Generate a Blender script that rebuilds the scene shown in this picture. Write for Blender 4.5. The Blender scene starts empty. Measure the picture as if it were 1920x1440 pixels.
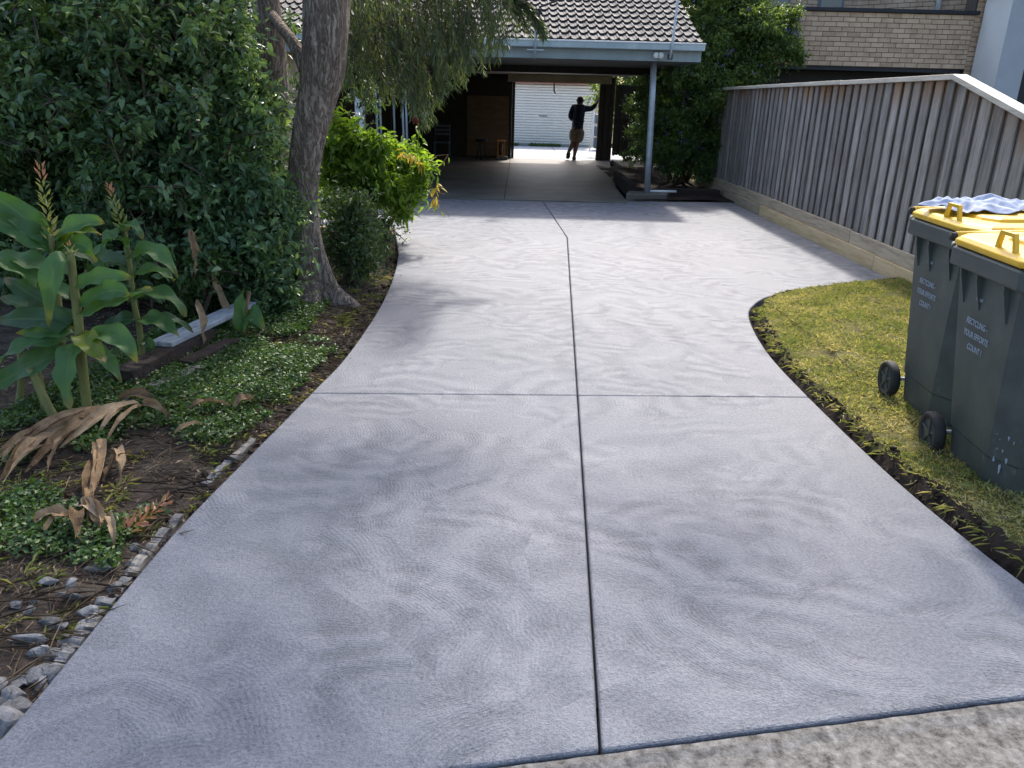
import bpy, bmesh, math, random
import numpy as np
from mathutils import Vector, Matrix, Euler
R = math.radians
rnd = random.Random(7)
NP = np.random.RandomState(11)
scn = bpy.context.scene
COL = scn.collection

# ------------------------------------------------------------------ camera, sky, sun, exposure
cd = bpy.data.cameras.new('camera')
cam = bpy.data.objects.new('camera', cd); COL.objects.link(cam)
cd.sensor_width = 36.0; cd.lens = 1443.0 / 1920.0 * 36.0
cd.clip_start = 0.05; cd.clip_end = 3000
cam.matrix_world = Matrix.Translation((0, 0, 1.55)) @ Matrix.Rotation(R(90 - 20.3), 4, 'X') @ Matrix.Rotation(R(1.5), 4, 'Z')
scn.camera = cam
SUN_EL, SUN_AZ = 47.0, 13.0          # azimuth measured from +Y towards +X
w = bpy.data.worlds.new('World'); scn.world = w; w.use_nodes = True
wn = w.node_tree.nodes; wl_ = w.node_tree.links
for n in list(wn): wn.remove(n)
sky = wn.new('ShaderNodeTexSky'); sky.sky_type = 'NISHITA'; sky.sun_disc = False
sky.sun_elevation = R(SUN_EL); sky.sun_rotation = R(SUN_AZ); sky.air_density = 1.0; sky.dust_density = 3.5; sky.ozone_density = 1.5
bg = wn.new('ShaderNodeBackground'); bg.inputs[1].default_value = 0.15
wo = wn.new('ShaderNodeOutputWorld'); wl_.new(sky.outputs[0], bg.inputs[0]); wl_.new(bg.outputs[0], wo.inputs[0])
sd = bpy.data.lights.new('sun', 'SUN'); sd.energy = 2.0; sd.angle = R(3.2); sd.color = (1.0, 0.95, 0.87)
sun = bpy.data.objects.new('sun', sd); COL.objects.link(sun); sun.location = (6, 20, 20)
sv = Vector((math.sin(R(SUN_AZ)) * math.cos(R(SUN_EL)), math.cos(R(SUN_AZ)) * math.cos(R(SUN_EL)), math.sin(R(SUN_EL))))
sun.rotation_mode = 'QUATERNION'; sun.rotation_quaternion = sv.to_track_quat('Z', 'Y')
scn.view_settings.view_transform = 'Standard'; scn.view_settings.look = 'None'
scn.view_settings.exposure = 1.42; scn.view_settings.gamma = 1.0
scn.render.engine = 'CYCLES'
try:
    scn.cycles.max_bounces = 6; scn.cycles.use_denoising = True
    scn.cycles.transparent_max_bounces = 4
except Exception: pass

# ------------------------------------------------------------------ materials
MATS = {}
def newmat(name):
    m = bpy.data.materials.new(name); m.use_nodes = True
    nt = m.node_tree
    for n in list(nt.nodes): nt.nodes.remove(n)
    out = nt.nodes.new('ShaderNodeOutputMaterial')
    MATS[name] = m
    return m, nt, out
def N(nt, typ, **kw):
    n = nt.nodes.new(typ)
    for k, v in kw.items():
        if k in n.inputs.keys() if isinstance(k, str) else False: n.inputs[k].default_value = v
        else: setattr(n, k, v)
    return n
def L(nt, a, b): nt.links.new(a, b)
def c4(c): return (c[0], c[1], c[2], 1.0)
def ramp(nt, stops):
    r = nt.nodes.new('ShaderNodeValToRGB'); e = r.color_ramp.elements
    while len(e) < len(stops): e.new(0.5)
    for i, (p, c) in enumerate(stops): e[i].position = p; e[i].color = c4(c)
    return r
def noise(nt, vec, scale, detail=4, rough=0.6, dist=0.0):
    n = nt.nodes.new('ShaderNodeTexNoise'); n.inputs['Scale'].default_value = scale
    n.inputs['Detail'].default_value = detail; n.inputs['Roughness'].default_value = rough; n.inputs['Distortion'].default_value = dist
    if vec is not None: nt.links.new(vec, n.inputs['Vector'])
    return n
def mapping(nt, vec, scale=(1, 1, 1)):
    m = nt.nodes.new('ShaderNodeMapping'); m.inputs['Scale'].default_value = scale; nt.links.new(vec, m.inputs['Vector']); return m
def math_(nt, op, a, b=None, c=None):
    m = nt.nodes.new('ShaderNodeMath'); m.operation = op
    for i, x in enumerate((a, b, c)):
        if x is None: continue
        if isinstance(x, (int, float)): m.inputs[i].default_value = x
        else: nt.links.new(x, m.inputs[i])
    return m.outputs[0]
def bump(nt, h, strength, dist, normal=None):
    b = nt.nodes.new('ShaderNodeBump'); b.inputs['Strength'].default_value = strength; b.inputs['Distance'].default_value = dist
    nt.links.new(h, b.inputs['Height'])
    if normal is not None: nt.links.new(normal, b.inputs['Normal'])
    return b
def mixc(nt, fac, a, b, mode='MIX'):
    m = nt.nodes.new('ShaderNodeMix'); m.data_type = 'RGBA'; m.blend_type = mode
    for s, x in ((m.inputs[0], fac), (m.inputs[6], a), (m.inputs[7], b)):
        if isinstance(x, (int, float)): s.default_value = x
        elif isinstance(x, tuple): s.default_value = c4(x)
        else: nt.links.new(x, s)
    return m.outputs[2]
def surf(name, stops, scale=8, rough=0.8, bumpd=0.004, bscale=None, stretch=(1, 1, 1), perobj=0.0, spec=0.3, metal=0.0, detail=6):
    """noise-coloured principled material, object space"""
    m, nt, out = newmat(name)
    tc = N(nt, 'ShaderNodeTexCoord'); mp = mapping(nt, tc.outputs['Object'], stretch)
    vec = mp.outputs[0]
    oi = N(nt, 'ShaderNodeObjectInfo')
    if perobj:
        va = nt.nodes.new('ShaderNodeVectorMath'); va.operation = 'ADD'; L(nt, vec, va.inputs[0])
        cb = nt.nodes.new('ShaderNodeCombineXYZ')
        s = math_(nt, 'MULTIPLY', oi.outputs['Random'], 37.0)
        for i in range(3): L(nt, s, cb.inputs[i])
        L(nt, cb.outputs[0], va.inputs[1]); vec = va.outputs[0]
    n1 = noise(nt, vec, scale, detail, 0.65); n2 = noise(nt, vec, bscale or scale * 6, 4, 0.7)
    fac = math_(nt, 'ADD', math_(nt, 'MULTIPLY', n1.outputs[0], 0.75), math_(nt, 'MULTIPLY', n2.outputs[0], 0.25))
    r = ramp(nt, stops); L(nt, fac, r.inputs[0]); colr = r.outputs[0]
    if perobj:
        v = math_(nt, 'ADD', math_(nt, 'MULTIPLY', oi.outputs['Random'], perobj), 1.0 - perobj * 0.5)
        cb2 = nt.nodes.new('ShaderNodeCombineXYZ')
        for i in range(3): L(nt, v, cb2.inputs[i])
        colr = mixc(nt, 1.0, colr, cb2.outputs[0], 'MULTIPLY')
    p = N(nt, 'ShaderNodeBsdfPrincipled'); L(nt, colr, p.inputs['Base Color'])
    p.inputs['Roughness'].default_value = rough; p.inputs['Specular IOR Level'].default_value = spec; p.inputs['Metallic'].default_value = metal
    if bumpd:
        b = bump(nt, fac, 1.0, bumpd); L(nt, b.outputs[0], p.inputs['Normal'])
    L(nt, p.outputs[0], out.inputs[0])
    return m
def leafmat(name, cols, rough=0.4, trans=0.4, tcol=None, spec=0.5):
    m, nt, out = newmat(name)
    g = N(nt, 'ShaderNodeNewGeometry'); tc = N(nt, 'ShaderNodeTexCoord')
    n1 = noise(nt, tc.outputs['Object'], 3.4, 3, 0.55)
    f = math_(nt, 'ADD', math_(nt, 'MULTIPLY', g.outputs['Random Per Island'], 0.55), math_(nt, 'MULTIPLY', n1.outputs[0], 1.15))
    f = math_(nt, 'SUBTRACT', f, 0.36)
    k = len(cols); r = ramp(nt, [(i / (k - 1), c) for i, c in enumerate(cols)]); L(nt, f, r.inputs[0])
    p = N(nt, 'ShaderNodeBsdfPrincipled'); L(nt, r.outputs[0], p.inputs['Base Color'])
    p.inputs['Roughness'].default_value = rough; p.inputs['Specular IOR Level'].default_value = spec
    t = N(nt, 'ShaderNodeBsdfTranslucent')
    tm = mixc(nt, 1.0, r.outputs[0], tcol or (1.6, 1.5, 0.7), 'MULTIPLY'); L(nt, tm, t.inputs[0])
    mx = N(nt, 'ShaderNodeMixShader'); mx.inputs[0].default_value = trans
    L(nt, p.outputs[0], mx.inputs[1]); L(nt, t.outputs[0], mx.inputs[2]); L(nt, mx.outputs[0], out.inputs[0])
    return m

def concrete_mat(name, base, dark, light):
    m, nt, out = newmat(name)
    tc = N(nt, 'ShaderNodeTexCoord'); P = tc.outputs['Object']
    wn_ = noise(nt, P, 1.6, 3, 0.6)
    wv = nt.nodes.new('ShaderNodeVectorMath'); wv.operation = 'MULTIPLY_ADD'
    L(nt, wn_.outputs['Color'], wv.inputs[0]); wv.inputs[1].default_value = (0.22, 0.22, 0); L(nt, P, wv.inputs[2])
    jit = noise(nt, P, 7, 3, 0.6)
    def fan(scale, off, sy):
        """one layer of trowel sweeps: every voronoi cell holds arcs round a centre of its own, cells overlap with a hard edge"""
        mp = mapping(nt, wv.outputs[0], (1.0, sy, 0.0)); mp.inputs['Location'].default_value = (off, off * 0.37, 0)
        vo = nt.nodes.new('ShaderNodeTexVoronoi'); vo.voronoi_dimensions = '2D'; vo.feature = 'F1'; vo.inputs['Scale'].default_value = scale
        L(nt, mp.outputs[0], vo.inputs['Vector'])
        d = nt.nodes.new('ShaderNodeVectorMath'); d.operation = 'SUBTRACT'; L(nt, mp.outputs[0], d.inputs[0]); L(nt, vo.outputs['Position'], d.inputs[1])
        c2 = nt.nodes.new('ShaderNodeVectorMath'); c2.operation = 'SUBTRACT'; L(nt, vo.outputs['Color'], c2.inputs[0]); c2.inputs[1].default_value = (0.5, 0.2, 0.5)
        o = nt.nodes.new('ShaderNodeVectorMath'); o.operation = 'MULTIPLY_ADD'
        sc_ = nt.nodes.new('ShaderNodeSeparateColor'); L(nt, vo.outputs['Color'], sc_.inputs[0]); an = math_(nt, 'MULTIPLY', sc_.outputs[0], 6.2832)
        cbx = nt.nodes.new('ShaderNodeCombineXYZ'); rad_ = math_(nt, 'ADD', math_(nt, 'MULTIPLY', sc_.outputs[1], 0.8), 0.75)
        L(nt, math_(nt, 'MULTIPLY', math_(nt, 'COSINE', an), rad_), cbx.inputs[0]); L(nt, math_(nt, 'MULTIPLY', math_(nt, 'SINE', an), rad_), cbx.inputs[1])
        L(nt, cbx.outputs[0], o.inputs[0]); o.inputs[1].default_value = (1.0 / scale, 1.0 / scale, 0); L(nt, d.outputs[0], o.inputs[2])
        ln = nt.nodes.new('ShaderNodeVectorMath'); ln.operation = 'LENGTH'; L(nt, o.outputs[0], ln.inputs[0])
        sx = nt.nodes.new('ShaderNodeSeparateColor'); L(nt, vo.outputs['Color'], sx.inputs[0])
        return ln.outputs['Value'], sx.outputs[2]
    def wave(l, freq, j): return math_(nt, 'SINE', math_(nt, 'ADD', math_(nt, 'MULTIPLY', l, freq), math_(nt, 'MULTIPLY', jit.outputs[0], j)))
    l1, q1 = fan(1.9, 0.0, 1.35); l2, q2 = fan(1.25, 3.7, 1.2); l3, q3 = fan(2.9, 8.1, 1.5)
    brk = noise(nt, P, 2.3, 4, 0.65)
    def sstep(x, lo, hi):
        mr = nt.nodes.new('ShaderNodeMapRange'); mr.interpolation_type = 'SMOOTHSTEP'; mr.inputs[1].default_value = lo; mr.inputs[2].default_value = hi; L(nt, x, mr.inputs[0]); return mr.outputs[0]
    m1 = math_(nt, 'MULTIPLY', sstep(brk.outputs[0], 0.42, 0.58), sstep(q1, 0.25, 0.6)); m2 = math_(nt, 'MULTIPLY', sstep(brk.outputs[0], 0.60, 0.44), sstep(q2, 0.2, 0.6)); m3 = sstep(q3, 0.45, 0.7)
    # wide crescents left by the blade, then the fine drag lines inside them
    cres = math_(nt, 'ADD', math_(nt, 'MULTIPLY', wave(l1, 27.0, 5.0), m1), math_(nt, 'MULTIPLY', wave(l2, 19.0, 4.0), m2))
    cres = math_(nt, 'ADD', cres, math_(nt, 'MULTIPLY', wave(l3, 40.0, 5.0), math_(nt, 'MULTIPLY', m3, 0.7)))
    drag = math_(nt, 'ADD', math_(nt, 'MULTIPLY', wave(l1, 360.0, 9.0), m1), math_(nt, 'MULTIPLY', wave(l3, 420.0, 9.0), m3))
    fine = noise(nt, P, 70, 4, 0.7); spk = noise(nt, P, 150, 3, 0.7)
    h = math_(nt, 'ADD', math_(nt, 'MULTIPLY', fine.outputs[0], 1.5), math_(nt, 'MULTIPLY', spk.outputs[0], 1.3))
    h = math_(nt, 'ADD', h, math_(nt, 'MULTIPLY', drag, 0.10)); h = math_(nt, 'ADD', h, math_(nt, 'MULTIPLY', cres, 0.55))
    big = noise(nt, P, 0.9, 4, 0.6)
    t = math_(nt, 'ADD', 0.5, math_(nt, 'MULTIPLY', math_(nt, 'SUBTRACT', big.outputs[0], 0.5), 0.30))
    t = math_(nt, 'ADD', t, math_(nt, 'MULTIPLY', cres, 0.085))
    t = math_(nt, 'ADD', t, math_(nt, 'MULTIPLY', drag, 0.035))
    t = math_(nt, 'ADD', t, math_(nt, 'MULTIPLY', math_(nt, 'SUBTRACT', fine.outputs[0], 0.5), 0.75))
    t = math_(nt, 'ADD', t, math_(nt, 'MULTIPLY', math_(nt, 'SUBTRACT', spk.outputs[0], 0.5), 0.55))
    rr = ramp(nt, [(0.15, dark), (0.50, base), (0.85, light)]); L(nt, t, rr.inputs[0])
    sp = noise(nt, P, 11, 6, 0.8)
    colr = mixc(nt, math_(nt, 'MULTIPLY', sstep(sp.outputs[0], 0.70, 0.78), 0.45), rr.outputs[0], (0.06, 0.063, 0.075))
    p = N(nt, 'ShaderNodeBsdfPrincipled'); L(nt, colr, p.inputs['Base Color']); p.inputs['Specular IOR Level'].default_value = 0.42
    rg = nt.nodes.new('ShaderNodeMapRange'); rg.inputs[1].default_value = -1.2; rg.inputs[2].default_value = 1.2; rg.inputs[3].default_value = 0.58; rg.inputs[4].default_value = 0.40; L(nt, cres, rg.inputs[0]); L(nt, rg.outputs[0], p.inputs['Roughness'])
    b = bump(nt, h, 1.0, 0.0048); L(nt, b.outputs[0], p.inputs['Normal']); L(nt, p.outputs[0], out.inputs[0])
    return m

M_CONC = concrete_mat('driveway_concrete', (0.176, 0.183, 0.208), (0.06, 0.064, 0.078), (0.30, 0.303, 0.322))
M_OLDC = surf('old_footpath_concrete', [(0.35, (0.045, 0.04, 0.036)), (0.46, (0.115, 0.108, 0.098)), (0.56, (0.175, 0.167, 0.155)), (0.7, (0.28, 0.268, 0.25))], 34, 0.9, 0.006, 150)
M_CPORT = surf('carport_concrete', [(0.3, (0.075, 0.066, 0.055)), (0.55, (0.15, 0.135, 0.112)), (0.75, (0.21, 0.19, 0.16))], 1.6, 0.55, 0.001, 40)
M_PAVE = surf('backyard_concrete', [(0.3, (0.42, 0.415, 0.41)), (0.7, (0.58, 0.575, 0.57))], 3, 0.6, 0.002, 60)
M_SOIL = surf('soil', [(0.3, (0.02, 0.016, 0.013)), (0.5, (0.055, 0.043, 0.034)), (0.62, (0.095, 0.077, 0.06)), (0.75, (0.19, 0.155, 0.125))], 9, 0.95, 0.02, 70, spec=0.1)
M_DIRT = surf('dark_soil', [(0.3, (0.012, 0.009, 0.008)), (0.6, (0.04, 0.03, 0.024)), (0.8, (0.09, 0.07, 0.06))], 14, 0.9, 0.015, 80, spec=0.1)
M_TURF = surf('turf_soil', [(0.3, (0.045, 0.035, 0.018)), (0.5, (0.10, 0.09, 0.032)), (0.7, (0.17, 0.15, 0.06))], 8, 0.95, 0.012, 80, spec=0.1)
M_JOINT = surf('joint_filler', [(0.3, (0.006, 0.006, 0.007)), (0.7, (0.015, 0.015, 0.017))], 20, 0.8, 0)
M_BARK = None
def bark_mat():
    m, nt, out = newmat('bark')
    tc = N(nt, 'ShaderNodeTexCoord'); wv = noise(nt, tc.outputs['Object'], 3.5, 3, 0.6)
    va = nt.nodes.new('ShaderNodeVectorMath'); va.operation = 'MULTIPLY_ADD'; L(nt, wv.outputs['Color'], va.inputs[0]); va.inputs[1].default_value = (0.12, 0.12, 0.2); L(nt, tc.outputs['Object'], va.inputs[2])
    rg1 = noise(nt, mapping(nt, va.outputs[0], (1, 1, 0.13)).outputs[0], 30, 3, 0.55); rg2 = noise(nt, mapping(nt, va.outputs[0], (1, 1, 0.2)).outputs[0], 62, 4, 0.65)
    n = noise(nt, mapping(nt, va.outputs[0], (1, 1, 0.35)).outputs[0], 120, 4, 0.7); big = noise(nt, tc.outputs['Object'], 4, 3, 0.6)
    def ridge(x): return math_(nt, 'MINIMUM', math_(nt, 'MULTIPLY', math_(nt, 'ABSOLUTE', math_(nt, 'SUBTRACT', x, 0.5)), 6.5), 1.0)
    h = math_(nt, 'ADD', math_(nt, 'MULTIPLY', ridge(rg1.outputs[0]), 0.5), math_(nt, 'MULTIPLY', ridge(rg2.outputs[0]), 0.3))
    h = math_(nt, 'ADD', h, math_(nt, 'MULTIPLY', n.outputs[0], 0.35))
    f = math_(nt, 'ADD', math_(nt, 'MULTIPLY', h, 0.6), math_(nt, 'MULTIPLY', big.outputs[0], 0.25))
    r = ramp(nt, [(0.15, (0.05, 0.038, 0.03)), (0.4, (0.24, 0.185, 0.145)), (0.6, (0.45, 0.37, 0.3)), (0.85, (0.58, 0.5, 0.42))]); L(nt, f, r.inputs[0])
    p = N(nt, 'ShaderNodeBsdfPrincipled'); L(nt, r.outputs[0], p.inputs['Base Color']); p.inputs['Roughness'].default_value = 0.9; p.inputs['Specular IOR Level'].default_value = 0.15
    b = bump(nt, h, 1.0, 0.03); L(nt, b.outputs[0], p.inputs['Normal']); L(nt, p.outputs[0], out.inputs[0])
    return m
M_BARK = bark_mat()
M_TWIG = surf('twig_bark', [(0.3, (0.05, 0.038, 0.026)), (0.7, (0.13, 0.1, 0.075))], 20, 0.9, 0.003)
def paling_mat():
    m, nt, out = newmat('weathered_paling')
    tc = N(nt, 'ShaderNodeTexCoord'); oi = N(nt, 'ShaderNodeObjectInfo')
    cb = nt.nodes.new('ShaderNodeCombineXYZ'); s = math_(nt, 'MULTIPLY', oi.outputs['Random'], 53.0)
    L(nt, s, cb.inputs[0]); L(nt, s, cb.inputs[1]); L(nt, s, cb.inputs[2])
    va = nt.nodes.new('ShaderNodeVectorMath'); va.operation = 'ADD'; L(nt, tc.outputs['Object'], va.inputs[0]); L(nt, cb.outputs[0], va.inputs[1])
    g = noise(nt, mapping(nt, va.outputs[0], (14, 14, 0.5)).outputs[0], 4, 6, 0.7, 0.4)
    g2 = noise(nt, mapping(nt, va.outputs[0], (1, 1, 0.35)).outputs[0], 9, 4, 0.6)
    f = math_(nt, 'ADD', math_(nt, 'MULTIPLY', g.outputs[0], 0.6), math_(nt, 'MULTIPLY', g2.outputs[0], 0.4))
    r = ramp(nt, [(0.28, (0.085, 0.076, 0.068)), (0.44, (0.225, 0.205, 0.185)), (0.58, (0.35, 0.32, 0.288)), (0.72, (0.50, 0.45, 0.39))]); L(nt, f, r.inputs[0])
    # tannin-brown band where the cap kept the top from weathering
    sx = nt.nodes.new('ShaderNodeSeparateXYZ'); L(nt, tc.outputs['Object'], sx.inputs[0])
    zt = math_(nt, 'ADD', sx.outputs[2], math_(nt, 'MULTIPLY', g2.outputs[0], 0.35))
    mr = nt.nodes.new('ShaderNodeMapRange'); mr.inputs[1].default_value = -0.06; mr.inputs[2].default_value = 0.12; L(nt, zt, mr.inputs[0])
    brn = mixc(nt, math_(nt, 'MULTIPLY', mr.outputs[0], math_(nt, 'MULTIPLY', oi.outputs['Random'], 0.9)), r.outputs[0], (0.26, 0.125, 0.045))
    v = math_(nt, 'ADD', math_(nt, 'MULTIPLY', math_(nt, 'FRACT', math_(nt, 'MULTIPLY', oi.outputs['Random'], 17.3)), 0.6), 0.68)
    cb2 = nt.nodes.new('ShaderNodeCombineXYZ')
    for i in range(3): L(nt, v, cb2.inputs[i])
    colr = mixc(nt, 1.0, brn, cb2.outputs[0], 'MULTIPLY')
    p = N(nt, 'ShaderNodeBsdfPrincipled'); L(nt, colr, p.inputs['Base Color']); p.inputs['Roughness'].default_value = 0.85; p.inputs['Specular IOR Level'].default_value = 0.2
    b = bump(nt, f, 1.0, 0.004); L(nt, b.outputs[0], p.inputs['Normal']); L(nt, p.outputs[0], out.inputs[0])
    return m
M_PALING = paling_mat()
M_PINE = surf('new_pine', [(0.3, (0.42, 0.3, 0.15)), (0.5, (0.6, 0.45, 0.25)), (0.75, (0.7, 0.56, 0.35))], 5, 0.7, 0.002, 40, (6, 0.5, 6), 0.25)
M_PINEG = surf('greyed_pine', [(0.3, (0.22, 0.17, 0.12)), (0.5, (0.42, 0.34, 0.235)), (0.75, (0.56, 0.47, 0.34))], 5, 0.8, 0.002, 40, (6, 0.5, 6), 0.3)
M_CAP = surf('pale_cap_timber', [(0.3, (0.4, 0.35, 0.27)), (0.6, (0.62, 0.57, 0.48)), (0.8, (0.72, 0.67, 0.58))], 5, 0.7, 0.002, 40, (6, 0.5, 6), 0.1)
M_TILE = surf('roof_tile_concrete', [(0.32, (0.04, 0.037, 0.034)), (0.48, (0.155, 0.14, 0.128)), (0.65, (0.26, 0.24, 0.22)), (0.8, (0.33, 0.31, 0.29))], 9, 0.85, 0.004, 90, perobj=0.4)
M_TEDGE = surf('shaded_mossy_tile_edge', [(0.3, (0.012, 0.011, 0.011)), (0.7, (0.05, 0.045, 0.042))], 12, 0.95, 0.003)  # moss, with the shadow line of each tile course painted in too
M_FASCIA = surf('blue_grey_paint', [(0.3, (0.2, 0.25, 0.265)), (0.6, (0.3, 0.355, 0.37)), (0.8, (0.36, 0.41, 0.42))], 2.2, 0.5, 0, 30)
M_GUTTER = surf('gutter_paint', [(0.3, (0.26, 0.33, 0.345)), (0.55, (0.4, 0.47, 0.475)), (0.8, (0.48, 0.54, 0.54))], 3.2, 0.45, 0, 30, (1, 1, 0.6))
M_GALV = surf('galvanised_steel', [(0.3, (0.3, 0.33, 0.36)), (0.7, (0.5, 0.54, 0.57))], 12, 0.45, 0.0005, metal=0.4)
M_WHITE = surf('white_paint', [(0.3, (0.55, 0.57, 0.58)), (0.7, (0.75, 0.76, 0.76))], 3, 0.5, 0)
M_CREAM = surf('cream_board', [(0.3, (0.3, 0.25, 0.17)), (0.7, (0.5, 0.44, 0.33))], 3, 0.6, 0)
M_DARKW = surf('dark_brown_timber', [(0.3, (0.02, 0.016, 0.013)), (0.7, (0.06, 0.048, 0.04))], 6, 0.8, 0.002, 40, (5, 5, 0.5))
M_PLY = surf('brown_ply', [(0.3, (0.1, 0.06, 0.035)), (0.7, (0.19, 0.125, 0.075))], 3, 0.7, 0, 30, (1, 1, 4))
M_CEIL = surf('ceiling_sheet', [(0.3, (0.22, 0.21, 0.2)), (0.7, (0.32, 0.31, 0.29))], 2, 0.8, 0)
M_SHED = surf('cream_white_roller', [(0.3, (0.78, 0.76, 0.69)), (0.7, (0.86, 0.845, 0.78))], 2, 0.4, 0)
M_REDF = surf('red_brown_fascia', [(0.3, (0.25, 0.07, 0.05)), (0.7, (0.36, 0.11, 0.085))], 3, 0.5, 0)
M_BRICK = surf('tan_brick', [(0.3, (0.33, 0.225, 0.15)), (0.5, (0.5, 0.36, 0.25)), (0.75, (0.6, 0.455, 0.33))], 3.5, 0.85, 0.003, 70, perobj=0.22)
M_MORTAR = surf('brown_mortar', [(0.3, (0.08, 0.062, 0.05)), (0.7, (0.14, 0.11, 0.09))], 20, 0.9, 0.002)
M_CHAR = surf('charcoal', [(0.3, (0.015, 0.016, 0.02)), (0.7, (0.03, 0.032, 0.04))], 3, 0.6, 0)
M_RENDER = surf('white_render', [(0.3, (0.74, 0.73, 0.70)), (0.7, (0.82, 0.81, 0.78))], 2, 0.8, 0.001, 120)
M_RENDERG = surf('grey_render', [(0.3, (0.3, 0.33, 0.37)), (0.7, (0.38, 0.41, 0.45))], 2, 0.8, 0.001, 120)
M_GLASS = surf('dark_window_glass', [(0.3, (0.02, 0.03, 0.04)), (0.7, (0.04, 0.05, 0.065))], 2, 0.08, 0, spec=0.8)
M_WFRAME = surf('window_frame_blue_grey', [(0.3, (0.1, 0.13, 0.16)), (0.7, (0.14, 0.17, 0.2))], 2, 0.5, 0)
M_BIN = surf('dark_green_plastic', [(0.3, (0.04, 0.05, 0.047)), (0.5, (0.058, 0.07, 0.065)), (0.75, (0.085, 0.098, 0.09))], 4, 0.5, 0.0006, 160, spec=0.45)
def bin_mat():
    m, nt, out = newmat('bin_body_plastic')
    tc = N(nt, 'ShaderNodeTexCoord'); P = tc.outputs['Object']
    n1 = noise(nt, P, 4, 6, 0.65); n2 = noise(nt, P, 220, 2, 0.6)
    r = ramp(nt, [(0.3, (0.032, 0.044, 0.040)), (0.5, (0.05, 0.064, 0.058)), (0.72, (0.078, 0.094, 0.085))]); L(nt, n1.outputs[0], r.inputs[0])
    sx = nt.nodes.new('ShaderNodeSeparateXYZ'); L(nt, P, sx.inputs[0])
    # dust and paint scuffs towards the foot
    low = nt.nodes.new('ShaderNodeMapRange'); low.inputs[1].default_value = 0.36; low.inputs[2].default_value = 0.02; L(nt, sx.outputs[2], low.inputs[0])
    st = noise(nt, mapping(nt, P, (1, 1, 0.28)).outputs[0], 34, 5, 0.7)
    mk = nt.nodes.new('ShaderNodeMapRange'); mk.inputs[1].default_value = 0.60; mk.inputs[2].default_value = 0.70; L(nt, st.outputs[0], mk.inputs[0])
    c1 = mixc(nt, math_(nt, 'MULTIPLY', low.outputs[0], math_(nt, 'MULTIPLY', n1.outputs[0], 0.6)), r.outputs[0], (0.13, 0.125, 0.11))
    c2 = mixc(nt, math_(nt, 'MULTIPLY', mk.outputs[0], math_(nt, 'MULTIPLY', low.outputs[0], 0.5)), c1, (0.32, 0.36, 0.42))
    p = N(nt, 'ShaderNodeBsdfPrincipled'); L(nt, c2, p.inputs['Base Color']); p.inputs['Roughness'].default_value = 0.5; p.inputs['Specular IOR Level'].default_value = 0.4
    b = bump(nt, n2.outputs[0], 0.6, 0.0008); L(nt, b.outputs[0], p.inputs['Normal']); L(nt, p.outputs[0], out.inputs[0])
    return m
M_BINB = bin_mat()
M_LID = surf('yellow_plastic', [(0.3, (0.56, 0.32, 0.012)), (0.5, (0.70, 0.42, 0.018)), (0.75, (0.76, 0.49, 0.045))], 5, 0.42, 0.0006, 90, spec=0.45)
M_RUBBER = surf('black_rubber', [(0.3, (0.018, 0.018, 0.018)), (0.7, (0.05, 0.048, 0.045))], 8, 0.75, 0.001)
M_PRINT = surf('pale_blue_print', [(0.3, (0.22, 0.27, 0.33)), (0.7, (0.36, 0.42, 0.49))], 60, 0.6, 0)
M_TOWEL = surf('pale_blue_cloth', [(0.3, (0.30, 0.33, 0.43)), (0.7, (0.42, 0.46, 0.56))], 30, 0.95, 0.002, 200)
M_STONE = surf('broken_concrete', [(0.3, (0.05, 0.046, 0.04)), (0.48, (0.155, 0.15, 0.145)), (0.75, (0.33, 0.325, 0.325))], 22, 0.9, 0.012, 110, perobj=0.6)
M_OLDT = surf('old_grey_timber', [(0.3, (0.07, 0.06, 0.05)), (0.5, (0.22, 0.2, 0.17)), (0.75, (0.4, 0.38, 0.34))], 6, 0.9, 0.006, 50, (8, 0.6, 8), 0.3)
M_ROT = surf('rotten_black_timber', [(0.3, (0.012, 0.008, 0.007)), (0.6, (0.05, 0.035, 0.028)), (0.8, (0.1, 0.075, 0.06))], 6, 0.95, 0.015, 50, (6, 1, 6))
M_PBOARD = surf('flaking_white_board', [(0.36, (0.08, 0.07, 0.06)), (0.44, (0.25, 0.27, 0.29)), (0.6, (0.36, 0.395, 0.43)), (0.8, (0.45, 0.48, 0.52))], 7, 0.7, 0.003, 60, (1, 3, 2))
M_STALK = surf('ginger_stalk', [(0.3, (0.1, 0.1, 0.03)), (0.7, (0.2, 0.21, 0.07))], 8, 0.55, 0.001, 40, (3, 3, 0.5))
M_DEAD = surf('dry_tan_leaf', [(0.3, (0.07, 0.04, 0.02)), (0.5, (0.22, 0.13, 0.065)), (0.75, (0.40, 0.27, 0.15))], 12, 0.8, 0.003, 60, perobj=0.6)
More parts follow.
